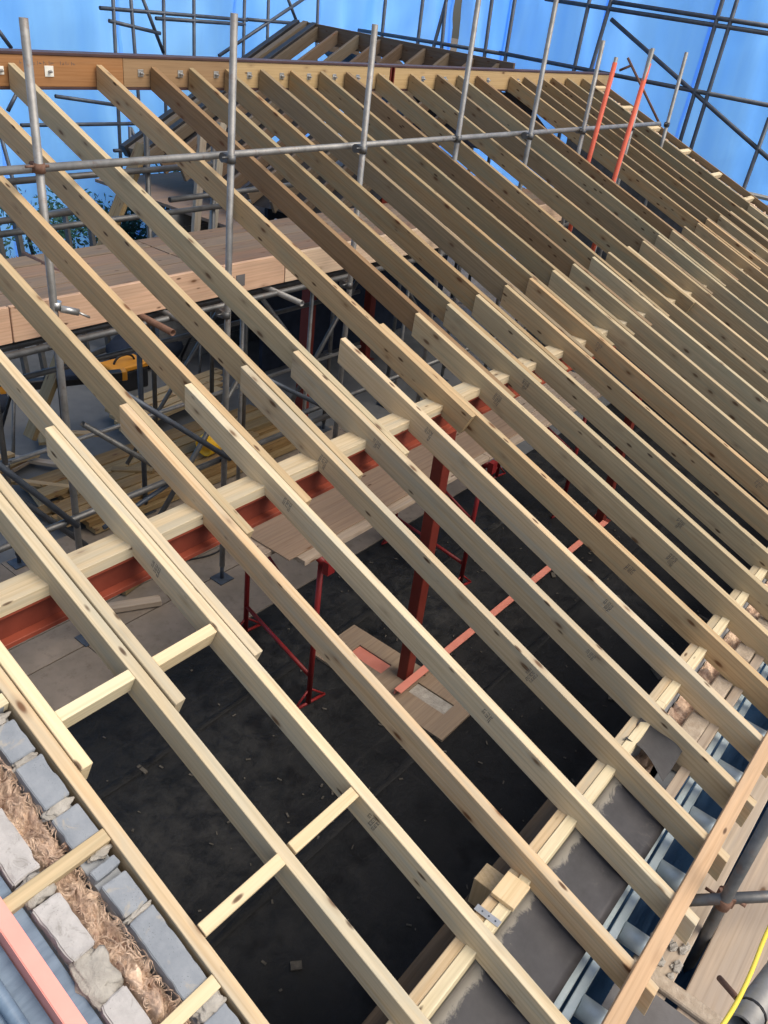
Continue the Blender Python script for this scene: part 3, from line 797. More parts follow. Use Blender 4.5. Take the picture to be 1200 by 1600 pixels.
# saw on the second stand
sw = empty('mitre_saw', (6.5, 5.3, FLOOR + .84), 'yellow and black mitre saw standing on the far saw stand', 'mitre saw')
bm = bmesh.new(); addtube(bm, (6.5, 5.28, -1.74), (6.5, 5.34, -1.74), .24, 20, False); addbox(bm, 6.3, 6.72, 5.15, 5.45, -1.759, -1.71)
finish(bm, 'base', 'black', sw, Matrix.Identity(4))
bm = bmesh.new(); addtube(bm, (6.5, 5.18, -1.52), (6.5, 5.42, -1.52), .15, 16, False); addbox(bm, 6.34, 6.44, 5.24, 5.36, -1.58, -1.22); bevel(bm, .01)
finish(bm, 'motor_housing', 'yellow', sw, Matrix.Identity(4))
tube('handle', 'black', (6.3, 5.28, -1.3), (6.62, 5.28, -1.22), .024, sw)
# yellow bucket
bk = empty('bucket', (4.3, 2.85, FLOOR + .215), 'yellow plastic bucket tipped on the joist stack beyond the purlin', 'bucket')
bk.matrix_world = Matrix.Translation((4.30, 3.25, FLOOR + .36))
bm = bmesh.new(); addtube(bm, (-.14, 0, 0), (.14, .04, .02), .11, 18, True, .135); finish(bm, 'body', 'yellow', bk, bk.matrix_world.copy())
pathtube('handle', 'black', [V((4.44, 3.18, FLOOR + .40)), V((4.50, 3.05, FLOOR + .27)), V((4.60, 3.22, FLOOR + .24)), V((4.46, 3.40, FLOOR + .36))], .006, bk)
# dark tool bags
for k, (x, y, s_, lab) in enumerate(((5.6, 6.1, .34, 'dark navy tool bag heaped on the slab under the platform, left one'), (6.5, 6.5, .40, 'dark navy tool bag heaped on the slab under the platform, right one'), (3.0, 5.9, .3, 'dark tool bag behind the left saw stand'))):
    t = empty('tool_bag', (x, y, FLOOR), lab, 'tool bag', 'tool bags on the slab')
    bm = bmesh.new(); bmesh.ops.create_icosphere(bm, subdivisions=3, radius=1)
    for v in bm.verts:
        q = v.co; v.co = V((math.copysign(abs(q.x) ** .6, q.x) * s_ * 1.5, math.copysign(abs(q.y) ** .6, q.y) * s_, max(-.0, .0) + (q.z + 1) * s_ * .55 + .03 * math.sin(q.x * 9 + q.y * 7)))
    for f in bm.faces: f.smooth = True
    finish(bm, 'body', 'navyc', t, Matrix.Translation((x, y, FLOOR)))
    pathtube('handle', 'black', [(x - .2, y, FLOOR + s_ * 1.05), (x - .1, y - .05, FLOOR + s_ * 1.4), (x + .1, y - .05, FLOOR + s_ * 1.4), (x + .2, y, FLOOR + s_ * 1.05)], .015, t)
# red steel column and frame far inside
for X, Y, lab in ((5.75, 3.35, 'red steel post deep inside beyond the upper platform, left one'), (8.2, 4.4, 'red steel post deep inside beyond the upper platform, right one')):
    c = empty('steel_post', (X, Y, FLOOR), lab, 'steel post', 'inner red posts')
    box('shaft', 'redoxd', X - .06, X + .06, Y - .06, Y + .06, FLOOR + .01, -.25, c, .004)
    box('base_plate', 'redoxd', X - .11, X + .11, Y - .11, Y + .11, FLOOR, FLOOR + .0095, c, .002)
# red angle leaning at far left
o = beam('red_channel', 'redp', (.95, 2.3, -.75), (1.85, 2.3, -2.1), .06, .06, UP); tag(o, 'red painted channel leaning at the far left beyond the purlin', 'steel channel')
o = box('timber_post', 'stack', 1.44, 1.56, 3.0, 3.1, FLOOR, -.92, None); tag(o, 'brown timber post with a red cap at the left edge', 'post')
o = box('post_cap', 'salmon', 1.36, 1.66, 2.9, 3.16, -.915, -.87, None); tag(o, 'salmon red board lying on top of the brown post', 'board')
# leaning brown timbers
o = beam('leaning_timber', 'stack', (4.02, 3.9, .60), (2.62, 3.9, -1.9), .05, .15, V((0, -1, 0)), anchor='mid'); tag(o, 'brown timber leaning through the upper platform behind the first rafters', 'leaning timber')
# more site clutter between the purlin and the platform
rnd = random.Random(31)
for k, (p, q, m_, lab) in enumerate((((2.3, 2.5, -1.1), (3.6, 2.5, -2.3), 'galvd', 'grey brace tube sloping down to the right behind the first poles'),
        ((3.9, 2.4, -1.0), (2.9, 2.4, -2.2), 'galvd', 'grey brace tube sloping down to the left behind the second pole'),
        ((4.3, 2.9, -.3), (5.8, 2.9, -2.0), 'galv', 'pale brace tube sloping under the middle of the platform'),
        ((5.9, 2.7, -.4), (4.8, 2.7, -1.8), 'galvd', 'grey brace tube crossing a pale one under the middle of the platform'),
        ((1.2, 2.6, -.9), (2.3, 2.6, -2.3), 'navy', 'dark brace tube at the left edge behind the first pole'),
        ((6.4, 2.8, -.4), (7.9, 2.8, -2.1), 'galvd', 'grey brace tube under the right half of the platform'))):
    tag(tube('brace_tube', m_, p, q, .0242), lab, 'scaffold brace')
for k, (y, z, x0, x1, m_) in enumerate(((1.86, -2.15, 1.0, 5.2, 'galvd'), (2.55, -1.95, 1.6, 5.6, 'galvd'), (3.1, -.9, 1.2, 6.3, 'galvd'), (2.6, -.22, .4, 8.5, 'galvd'))):
    tag(tube('ledger_tube', m_, (x0, y, z), (x1, y, z), .0242), 'grey ledger tube of the inner scaffold, %s' % ('lowest near the floor', 'low one behind the front poles', 'rear one halfway up', 'under the middle of the platform boards')[k], 'scaffold tube')
for k in range(6):
    a_ = rnd.uniform(-.3, .3)
    x0, y0 = 1.9 + k * .42, 2.05 + rnd.uniform(0, .35)
    o = beam('timber_offcut', 'stack' if k % 2 else 'plank', (x0, y0, FLOOR + .075 + .002 * k), (x0 + rnd.uniform(.4, .8), y0 + a_, FLOOR + .075 + .002 * k), .09, .05, UP)
    tag(o, '%s timber offcut dropped between the purlin and the joist stack, %s from the left' % ('brown' if k % 2 else 'dusty', ORD[k]), 'offcut', 'timber offcuts')
for k in range(4):
    o = beam('rafter_offcut', 'mid', (4.0 + k * .05, 4.35 + k * .16, FLOOR + .16 + .004 * k), (5.6 + k * .12, 4.55 + k * .14, FLOOR + .16 + .004 * k), .12, .05, UP)
    tag(o, 'tan rafter offcut lying behind the joist stack, %s from the front' % ORD[k], 'offcut', 'rafter offcuts')
for k in range(16):
    p_ = V((rnd.uniform(2.3, 3.3), rnd.uniform(3.6, 4.9), FLOOR + .06 + rnd.uniform(0, .22))); a_ = rnd.uniform(0, 6.28)
    q_ = p_ + V((math.cos(a_), math.sin(a_), rnd.uniform(-.2, .2))) * rnd.uniform(.3, .8)
    q_.z = max(q_.z, FLOOR + .06)
    o = beam('scrap_timber', rnd.choice(('plank', 'stack', 'mid')), p_, q_, rnd.uniform(.04, .1), .035, UP)
    tag(o, 'short scrap timber in the tangled pile on the slab behind the first pole', 'scrap timber', 'scrap timber pile')
tb = empty('tool_box', (4.9, 5.6, FLOOR), 'black tool box with a yellow lid on the slab under the platform', 'tool box')
bm = bmesh.new(); addbox(bm, 4.65, 5.15, 5.45, 5.75, FLOOR - .01, FLOOR + .26); bevel(bm, .015); finish(bm, 'body', 'black', tb, Matrix.Identity(4))
bm = bmesh.new(); addbox(bm, 4.64, 5.16, 5.44, 5.76, FLOOR + .262, FLOOR + .33); bevel(bm, .015); finish(bm, 'lid', 'amber', tb, Matrix.Identity(4))
pathtube('handle', 'black', [(4.75, 5.6, FLOOR + .33), (4.78, 5.6, FLOOR + .42), (5.02, 5.6, FLOOR + .42), (5.05, 5.6, FLOOR + .33)], .014, tb)
cabs = pathtube('extension_lead', 'black', [(3.0, 2.2, FLOOR + .02), (3.3, 2.0, FLOOR + .02), (3.7, 2.3, FLOOR + .02), (4.1, 2.05, FLOOR + .02), (4.5, 2.5, FLOOR + .02), (4.9, 2.2, FLOOR + .02), (5.6, 2.35, FLOOR + .02)], .008)
tag(cabs, 'black extension lead winding over the boards beyond the purlin', 'cable')

# dark partition / stored sheets and grey block wall deep inside
bw = empty('block_wall', (8.0, 5.9, FLOOR), 'dark grey block wall behind the upper platform', 'wall')
bm = bmesh.new(); addbox(bm, 5.65, 9.6, 5.86, 5.92, FLOOR, -.64); finish(bm, 'mortar_bed', 'mortar', bw, Matrix.Identity(4))
bm = bmesh.new()
r_ = 0; z = FLOOR
while z < -.68:
    x = 5.64 - (.22 if r_ % 2 else 0)
    while x < 9.6:
        xa, xb = max(x, 5.64), min(x + .44, 9.61)
        if xb - xa > .03: addbox(bm, xa, xb, 5.85, 5.93, z, min(z + .215, -.635))
        x += .45
    z += .225; r_ += 1
finish(bm, 'blockwork', 'wallgrey', bw, Matrix.Identity(4))
bw['label'] = 'dark grey block wall with pale joints behind the upper platform'
dp = tag(box('stored_sheet', 'navyc', 6.6, 10.8, 4.9, 4.96, FLOOR, -.35, None), 'dark navy sheet hung behind the platform props', 'dark sheet')
for (x, lab, tilt) in ((5.02, 'grey weathered timber leaning on the block wall, left one', .18), (5.26, 'grey weathered timber leaning on the block wall, right one', .2)):
    o = beam('leaning_timber', 'greypost', (x + tilt, 4.5, .65), (x - tilt * .6, 4.35, -1.0), .09, .05, V((0, -1, 0))); tag(o, lab, 'leaning timber', 'grey timbers leaning on the wall')

# ------------------------------------------------------------------ near gable wall (cavity wall top, sloping with the roof)
SL = frame(rp(0, 0, 0), V((0, -CT, -ST)), NRM)      # local x = down slope, y = +X? , z = roof normal
gw = empty('gable_wall', (-.18, -.9, -2.6), 'near gable cavity wall of blue-grey inner blocks and pale outer blocks, top sloping', 'wall')
def slope_block(bm, x0, x1, s0, s1, d0, d1, jit=.004, bev=.004, rough=0.0, seed=0):
    b2 = bmesh.new()
    vs = []
    for X in (x0, x1):
        for s in (s0, s1):
            for d in (d0, d1):
                vs.append(b2.verts.new((X + random.uniform(-jit, jit), s + random.uniform(-jit, jit), d + random.uniform(-jit, jit) * .6)))
    for f in ((0, 1, 3, 2), (4, 6, 7, 5), (0, 4, 5, 1), (2, 3, 7, 6), (0, 2, 6, 4), (1, 5, 7, 3)):
        b2.faces.new([vs[i] for i in f])
    bmesh.ops.bevel(b2, geom=b2.edges[:], offset=bev, segments=2, affect='EDGES')
    if rough:
        for _ in range(5):
            es = [e for e in b2.edges if e.calc_length() > .012 and max(e.verts[0].co.z, e.verts[1].co.z) < d0 + .06]
            if not es: break
            bmesh.ops.subdivide_edges(b2, edges=es, cuts=1, use_grid_fill=True)
        bmesh.ops.triangulate(b2, faces=[f for f in b2.faces if len(f.verts) > 4])
        cx, cs = (x0 + x1) / 2, (s0 + s1) / 2
        for v in b2.verts:
            q = v.co * 30 + V((seed * 3.1, seed * 1.7, 0))
            edge = max(abs(v.co.x - cx) / ((x1 - x0) / 2), abs(v.co.y - cs) / ((s1 - s0) / 2))
            k = rough * (.25 + 1.6 * max(0, edge - .80) / .2)
            chip = max(0, mn.noise(q * .9) - .12) * max(0, edge - .82) / .18 * rough * 5
            v.co.z += mn.noise(q) * k * .8 + mn.noise(q * 3) * rough * .35 + chip
            v.co.x -= math.copysign(1, v.co.x - cx) * max(0, mn.noise(q * .8 + V((5, 5, 5)))) * k * 2.2
            v.co.y -= math.copysign(1, v.co.y - cs) * max(0, mn.noise(q * .8 + V((9, 2, 5)))) * k * 1.8
    for v in b2.verts: v.co = rp(v.co.x, v.co.y, v.co.z)
    tmp = bpy.data.meshes.new('t'); b2.to_mesh(tmp); b2.free(); bm.from_mesh(tmp); bpy.data.meshes.remove(tmp)
def lump(bm, X, s, d, rx, rs, rd, seed):
    rnd = random.Random(seed)
    b2 = bmesh.new(); bmesh.ops.create_icosphere(b2, subdivisions=4, radius=1)
    ph = [rnd.uniform(0, 6) for _ in range(6)]
    for v in b2.verts:
        q = v.co
        k = 1 + .22 * math.sin(q.x * 4 + ph[0]) * math.sin(q.y * 5 + ph[1]) + .12 * math.sin(q.z * 9 + q.x * 7 + ph[2])
        k += .22 * mn.noise(q * 2.2 + V((seed, 0, 0))) + .10 * mn.noise(q * 6 + V((0, seed, 0)))
        v.co = rp(X + q.x * rx * k, s + q.y * rs * k, d - math.copysign(abs(q.z) ** .6, q.z) * rd * .75 * (.8 + .2 * k))
    for f in b2.faces: f.smooth = True
    tmp = bpy.data.meshes.new('t'); b2.to_mesh(tmp); b2.free(); bm.from_mesh(tmp); bpy.data.meshes.remove(tmp)
inner = [(.10, .50), (.525, .645), (.695, .835), (.86, 1.035), (1.075, 1.225), (1.285, 1.32), (1.345, 1.47), (1.49, 1.80), (1.86, 2.1), (2.12, 2.5)]
for a, b_ in inner:
    bm = bmesh.new(); slope_block(bm, -.128, -.034, a, b_, .008 + random.uniform(-.006, .008), .30, .003, .003, .0017, a * 10)
    finish(bm, 'inner_block', 'blockt', gw, Matrix.Identity(4))
outer = [(.2, .62, 'blocko'), (.64, .93, 'blocko'), (.935, 1.18, 'blocko'), (1.275, 1.47, 'blocko'), (1.62, 1.80, 'blocko'), (1.85, 2.4, 'blocko')]
for a, b_, m_ in outer:
    bm = bmesh.new(); slope_block(bm, -.322, -.228, a, b_, .01 + random.uniform(-.006, .008), .30, .005, .005, .0028, a * 7 + 3)
    finish(bm, 'outer_block', m_, gw, Matrix.Identity(4))
bm = bmesh.new()
for q in ((-.09, 1.05, .03, .05, .028, .022, 1), (-.085, .848, .03, .045, .02, .02, 2), (-.06, 1.245, .04, .04, .02, .02, 3), (-.275, 1.225, .03, .055, .045, .03, 4),
          (-.275, 1.545, .035, .058, .085, .035, 5), (-.075, 1.835, .02, .05, .03, .024, 6), (-.08, 1.48, .03, .05, .012, .02, 7), (-.09, .67, .03, .05, .025, .02, 8), (-.28, .632, .03, .05, .02, .02, 9)):
    lump(bm, *q)
finish(bm, 'mortar', 'mortar', gw, Matrix.Identity(4))
bm = bmesh.new(); slope_block(bm, -.125, -.037, -.6, 2.6, .06, 1.6, 0, .001); slope_block(bm, -.318, -.232, -.6, 2.6, .06, 1.6, 0, .001)
finish(bm, 'wall_core', 'block', gw, Matrix.Identity(4))

def wool(name, X0, X1, s0, s1, d, nX, nS, amp, seed, label):
    from mathutils import noise as mn
    bm = bmesh.new()
    g = []
    for i in range(nX + 1):
        row = []
        for j in range(nS + 1):
            X = X0 + (X1 - X0) * i / nX; s = s0 + (s1 - s0) * j / nS
            q = V((X * 17 + seed + .6 * math.sin(s * 14), s * 13 + .5 * math.sin(X * 40), seed))
            h = mn.turbulence(q, 5, False) * amp + mn.noise(q * .45) * amp * 1.1
            sw = mn.noise_vector(q * .8) * .008
            e = 1 - abs(2 * i / nX - 1) ** 4
            row.append(bm.verts.new(rp(X + sw.x, s + sw.y, d - h * e + (1 - e) * .05)))
        g.append(row)
    for i in range(nX):
        for j in range(nS):
            f = bm.faces.new((g[i][j], g[i + 1][j], g[i + 1][j + 1], g[i][j + 1])); f.smooth = True
    # close the body below
    def wallside(a):
        lo = [bm.verts.new(v.co - NRM * .25) for v in a]
        for p in range(len(a) - 1): bm.faces.new((a[p], a[p + 1], lo[p + 1], lo[p]))
    wallside(g[0]); wallside(g[-1]); wallside([r[0] for r in g]); wallside([r[-1] for r in g])
    o = finish(bm, name, 'wool', None, Matrix.Identity(4))
    return o
iw = wool('cavity_insulation', -.226, -.130, .2, 2.4, .050, 40, 760, .046, 3.3, '')
tag(iw, 'shaggy brown mineral wool packed in the cavity of the near gable wall', 'insulation')

# wool tufts: fine locks following a swirl field
bm = bmesh.new(); rnd = random.Random(11)
for k in range(2600):
    X = rnd.uniform(-.220, -.136); s = rnd.uniform(.5, 2.05)
    w_ = rnd.uniform(.0004, .0012); n_ = 7; step = rnd.uniform(.004, .010)
    dep = rnd.uniform(.0, .022); arch = rnd.uniform(.001, .009)
    prev = None
    for t in range(n_ + 1):
        f = t / n_
        q = V((X * 24, s * 15, 1.3))
        ang = mn.noise(q) * 5.5 + mn.noise(q * 2.3) * 2.0
        h = mn.turbulence(V((X * 17 + 3.3, s * 13, 3.3)), 4, False) * .040
        p = rp(min(max(X, -.226), -.130), s, .046 - h - dep * .3 - arch * math.sin(f * 3.14))
        dr = V((math.cos(ang), 0, 0)) + V((0, -CT, -ST)) * math.sin(ang)
        sd = dr.cross(NRM).normalized() * w_ * (1.15 - f * .7)
        c1, c2 = bm.verts.new(p - sd), bm.verts.new(p + sd)
        if prev: bm.faces.new((prev[0], prev[1], c2, c1))
        prev = (c1, c2)
        X += math.cos(ang) * step; s += math.sin(ang) * step
fib = finish(bm, 'loose_fibre', 'wool', iw, Matrix.Identity(4))
fib['kind'] = 'stuff'

# outer sheet-metal trim with salmon edge beside the camera
tr = empty('verge_guard', (-.4, -1.2, -1.0), 'blue-grey sheet metal guard with a salmon pink edge strip outside the near gable wall', 'verge guard')
bm = bmesh.new(); slope_block(bm, -.372, -.330, -.4, 2.6, .045, .055, 0, .001); slope_block(bm, -.60, -.427, -.4, 2.6, .07, .08, 0, .001)
addbox(bm, -.601, -.60, -2.4, .4, -2.2, -1.2)
finish(bm, 'metal_sheet', 'bluest', tr, Matrix.Identity(4))
bm = bmesh.new(); slope_block(bm, -.424, -.374, -.4, 2.6, -.012, .09, 0, .003)
finish(bm, 'edge_strip', 'pink', tr, Matrix.Identity(4))
bm = bmesh.new(); addtube(bm, rp(-.50, -.3, .05), rp(-.50, 2.5, .05), .022, 14, False)
finish(bm, 'edge_tube', 'bluest', tr, Matrix.Identity(4))

# ------------------------------------------------------------------ eaves: wall, plates, cavity, ladder beam
ew = empty('eaves_wall', (5, -2.2, FLOOR), 'long cavity eaves wall under the timber wall plate on the right', 'wall')
box('inner_leaf', 'block', -.1, 11.3, -2.172, -2.075, FLOOR - .1, -1.022, ew, .003)
for k in range(22):
    x = .28 + k * .455 + (.0 if k % 3 else .01)
    if x < 2.15: continue
    box('outer_block', 'grating', x, x + .44, -2.375 + random.uniform(-.006, .006), -2.275, -1.30, -1.085 + random.uniform(-.012, .012), ew, .008)
box('outer_leaf', 'block', 2.05, 11.3, -2.37, -2.28, FLOOR - .1, -1.305, ew, .003)
wp = empty('wall_plate', (5, -2.12, -1.02), 'timber wall plate of two pale timbers carrying the feet of the lower rafters', 'wall plate')
box('plate_timber', 'pale', -.1, 3.3, -2.125, -2.078, -1.02, -.966, wp, .003)
box('plate_timber', 'pale', 3.303, 11.2, -2.125, -2.078, -1.02, -.968, wp, .003)
box('plate_timber', 'new', -.1, 2.6, -2.174, -2.1265, -1.02, -.958, wp, .003)
box('plate_timber', 'new', 2.603, 11.2, -2.174, -2.1265, -1.02, -.961, wp, .003)
# small packers and a strap on the plate
o = box('plate_packer', 'new', 1.03, 1.16, -2.19, -2.085, -.957, -.935, None, .002); tag(o, 'short pale packer lying on the wall plate near the fourth rafter', 'timber packer')
stp = empty('steel_strap', (.95, -2.1, -.95), 'punched grey steel strap bent over the wall plate', 'steel strap')
bm = bmesh.new(); addbox(bm, .935, .965, -2.18, -2.07, -.957, -.9545); addbox(bm, .935, .965, -2.0725, -2.07, -1.03, -.957); finish(bm, 'strap', 'clip', stp, Matrix.Identity(4))
bm = bmesh.new()
for y in (-2.16, -2.13, -2.10): addtube(bm, (.95, y, -.9544), (.95, y, -.9535), .004, 8, False)
finish(bm, 'nail', 'navy', stp, Matrix.Identity(4))
o = box('ledge_board', 'wing', -.1, 1.9, -2.07, -1.955, -1.26, -1.22, None); tag(o, 'dark ledge along the inside of the eaves wall below the plate', 'ledge')
o = box('ledge_post', 'new', 1.12, 1.22, -2.06, -1.97, -1.6, -1.06, None); tag(o, 'pale timber block fixed to the inside of the eaves wall', 'timber block')
# dark board closing the cavity over the opening
bm = bmesh.new()
ny, nx = 8, 40
g = [[None] * (ny + 1) for _ in range(nx + 1)]
for i in range(nx + 1):
    for j in range(ny + 1):
        X = .1 + 1.98 * i / nx; t = j / ny
        g[i][j] = bm.verts.new((X, -2.178 - .288 * t, -1.005 - .12 * t - .02 * math.sin(t * 3.1) + .004 * math.sin(X * 7 + t * 3)))
for i in range(nx):
    for j in range(ny):
        f = bm.faces.new((g[i][j], g[i + 1][j], g[i + 1][j + 1], g[i][j + 1])); f.smooth = True
bmesh.ops.solidify(bm, geom=bm.faces[:], thickness=.008)
m, nt, b = mat('dark_slate_board')
mp = coords(nt, (1, 1, 1), False)
n1 = noise(nt, mp.outputs[0], 5, 6, .6)
r1 = ramp(nt, [(.3, (.075, .074, .082)), (.7, (.155, .150, .160))]); nt.links.new(n1.outputs['Fac'], r1.inputs['Fac'])
st = nt.nodes.new('ShaderNodeMapping'); st.inputs['Scale'].default_value = (7, 3, 4); nt.links.new(mp.outputs[0], st.inputs['Vector'])
n2 = noise(nt, st.outputs[0], 2.2, 8, .75, 1.5)
r2 = ramp(nt, [(.56, (0, 0, 0)), (.72, (.8, .8, .8))]); nt.links.new(n2.outputs['Fac'], r2.inputs['Fac'])
nm = noise(nt, mp.outputs[0], 3.1, 3, .5); rm = ramp(nt, [(.50, (0, 0, 0)), (.62, (1, 1, 1))]); nt.links.new(nm.outputs['Fac'], rm.inputs['Fac'])
mk = nt.nodes.new('ShaderNodeMath'); mk.operation = 'MULTIPLY'; nt.links.new(r2.outputs[0], mk.inputs[0]); nt.links.new(rm.outputs[0], mk.inputs[1])
c = mixc(nt, mk.outputs[0], r1.outputs[0], (.30, .28, .265))
sx = nt.nodes.new('ShaderNodeSeparateXYZ'); nt.links.new(mp.outputs[0], sx.inputs[0])
mrg = nt.nodes.new('ShaderNodeMapRange'); mrg.inputs['From Min'].default_value = -2.255; mrg.inputs['From Max'].default_value = -2.18
nt.links.new(sx.outputs['Y'], mrg.inputs['Value'])
n5 = noise(nt, mp.outputs[0], 11, 8, .75, .8)
mm_ = nt.nodes.new('ShaderNodeMath'); mm_.operation = 'MULTIPLY_ADD'; mm_.inputs[1].default_value = .55
nt.links.new(mrg.outputs[0], mm_.inputs[0]); nt.links.new(n5.outputs['Fac'], mm_.inputs[2])
r5 = ramp(nt, [(.72, (0, 0, 0)), (.86, (.9, .9, .9))]); nt.links.new(mm_.outputs[0], r5.inputs['Fac'])
c = mixc(nt, r5.outputs[0], c, (.50, .46, .39))
nt.links.new(c, b.inputs['Base Color']); b.inputs['Roughness'].default_value = .5
bump(nt, b, n1.outputs['Fac'], .3, .01)
M['slate'] = m
cb = finish(bm, 'cavity_board', 'slate', None, Matrix.Identity(4)); tag(cb, 'dark slate grey board closing the wall cavity outside the wall plate', 'cavity board')
bm = bmesh.new()
from mathutils import noise as mn
nx, ny = 420, 10
g = []
for i in range(nx + 1):
    row = []
    for j in range(ny + 1):
        X = 2.1 + 9.0 * i / nx; Y = -2.178 - .096 * j / ny
        q = V((X * 22, Y * 26, 2.2)); h = mn.turbulence(q, 4, False) * .04 + mn.noise(q * .4) * .04
        row.append(bm.verts.new((X, Y, -1.13 + h)))
    g.append(row)
for i in range(nx):
    for j in range(ny):
        f = bm.faces.new((g[i][j], g[i + 1][j], g[i + 1][j + 1], g[i][j + 1])); f.smooth = True
o = finish(bm, 'cavity_insulation', 'wool', None, Matrix.Identity(4)); tag(o, 'dark brown mineral wool in the cavity of the eaves wall at right', 'insulation')
# grey felt flap hanging over the wall
bm = bmesh.new()
g = []
for i in range(13):
    row = []
    for j in range(13):
        u, v = i / 12, j / 12
        X = 2.20 + .30 * u + .03 * math.sin(v * 4); Y = -2.12 - .24 * v
        row.append(bm.verts.new((X, Y, -.945 - .02 * math.sin(v * 3.2 + u * 2) - .10 * v * v - .02 * math.sin(u * 6))))
    g.append(row)
for i in range(12):
    for j in range(12):
        f = bm.faces.new((g[i][j], g[i + 1][j], g[i + 1][j + 1], g[i][j + 1])); f.smooth = True
bmesh.ops.solidify(bm, geom=bm.faces[:], thickness=.003)
fl = finish(bm, 'felt_flap', 'felt', None, Matrix.Identity(4)); tag(fl, 'grey felt flap draped over the cavity beside the wall plate', 'felt flap')
# outer strips beyond the outer leaf
o = box('eaves_batten', 'plank', 2.15, 11.2, -2.432, -2.382, -1.13, -1.095, None, .002); tag(o, 'whitish timber batten along the outer blocks of the eaves wall', 'batten')
# ladder beam
lb = empty('ladder_beam', (1, -2.5, -1.25), 'pale galvanised ladder beam lying level outside the eaves wall', 'ladder beam')
for y, z, w_ in ((-2.482, -1.19, .028), (-2.527, -1.205, .036)):
    beam('rail', 'alu', (-.1, y - w_ / 2 - .012, z), (9.0, y - w_ / 2 + .16, z), w_, .03, UP, lb, bev=.003)
for k in range(20):
    x = .67 + k * .405
    tube('rung', 'alu', (x, -2.550 + .018 * x, -1.245), (x + .02, -2.69, -1.265), .046, lb, False)
tp = sheet('tarpaulin', 'tarp', -.4, 9.5, -3.2, -2.385, -1.62, None, 40, .06, 'navy blue tarpaulin spread below the ladder beam outside the eaves', 'tarpaulin')
if 'kind' in tp: del tp['kind']
# straight edge along the rafter feet
o = beam('eaves_strip', 'strip', rp(.2, 2.905, -.022), rp(9.8, 2.895, -.022), .068, .02, NRM, bev=.002)
tag(o, 'orange-brown strip fixed across the tops of the rafter feet along the eaves', 'eaves strip')
o = beam('eaves_board', 'strip', V((.2, -2.668, -1.078)), V((9.8, -2.655, -1.075)), .022, .10, UP, bev=.002)
tag(o, 'orange-brown board on edge between the rafter feet under the eaves strip', 'eaves board')
# outer scaffold planks
for k, (y0, z0, lab) in enumerate(((-2.787, -1.33, 'dusty scaffold plank under the rafter feet at the right edge'), (-3.063, -1.332, 'dusty scaffold plank next to the grey upright at the right edge'), (-3.293, -1.330, 'dusty outer scaffold plank at the bottom right corner'), (-3.523, -1.328, 'outermost dusty scaffold plank at the bottom right'))):
    o = box('outer_plank', 'plank', -.3 if k else 1.2, 6.5, y0, y0 + (  .225 if k else .15), z0 - .038, z0, None, .004); tag(o, lab, 'scaffold board', 'outer scaffold planks')
st_ = empty('scaffold_pole', (1.80, -2.812, -2.7), 'grey upright scaffold pole standing outside the rafter feet at the right edge', 'scaffold pole')
tube('pole', 'galvd', (1.80, -2.812, -2.7), (1.80, -2.812, -.40), .0242, st_)
coupler(st_, (1.80, -2.812, -1.10), (0, 0, 1), (.6, -.75, 0), (.05, .0, 0), 'rust')
tag(tube('scaffold_tube', 'galvd', (1.66, -2.665, -1.09), (2.3, -3.28, -1.09)), 'dark grey level tube clamped to the upright at the right edge', 'scaffold tube')
nb = empty('guard_tube', (.5, -2.9, -.1), 'thick pale grey tube with a cable tie at the bottom right corner', 'scaffold tube')
tube('tube', 'galv', (.645, -2.955, -.20), (1.143, -3.03, -.36), .040, nb)
bm = bmesh.new(); addtube(bm, (.722, -2.967, -.2255), (.732, -2.9685, -.2287), .0425, 16, False); finish(bm, 'cable_tie', 'black', nb, Matrix.Identity(4))
tube('clip_bolt', 'rust', (.735, -2.925, -.215), (.80, -2.87, -.27), .009, nb)
pathtube('yellow_cable', 'yelc', [(.50, -2.90, -.12), (.60, -2.918, -.145), (.787, -2.930, -.182), (1.04, -2.924, -.22), (1.4, -2.95, -.29)], .0062)
yc = col.objects[-1] if False else bpy.data.objects['yellow_cable']; tag(yc, 'yellow cable running along the thick tube at the bottom right', 'cable')
# stone rubble and concrete strip on the near plank
o = box('concrete_strip', 'grating', 1.40, 1.47, -3.0, -2.61, -1.328, -1.300, None, .006); tag(o, 'pale concrete strip lying across the plank at the bottom right', 'concrete strip')
o = box('felt_sheet', 'felt', .62, 1.38, -3.05, -2.60, -1.327, -1.322, None, 0); tag(o, 'dark grey felt sheet lying on the near plank below the eaves strip', 'felt sheet')
rnd = random.Random(21)
for k in range(26):
    bm = bmesh.new(); bmesh.ops.create_icosphere(bm, subdivisions=2, radius=1)
    X, Y = rnd.uniform(1.49, 1.80), rnd.uniform(-2.78, -2.64); r_ = rnd.uniform(.005, .018)
    ph = rnd.uniform(0, 6)
    for v in bm.verts:
        kx = 1 + .25 * math.sin(v.co.x * 4 + ph) * math.cos(v.co.y * 5 + ph)
        v.co = V((v.co.x * r_ * 1.4 * kx, v.co.y * r_ * kx, (v.co.z + .9) * r_ * .6 * kx))
    o = finish(bm, 'rubble_stone', 'mortar', None, Matrix.Translation((X, Y, -1.33)))
    tag(o, 'small broken stone in the rubble on the plank below the eaves', 'stone', 'rubble on the plank')

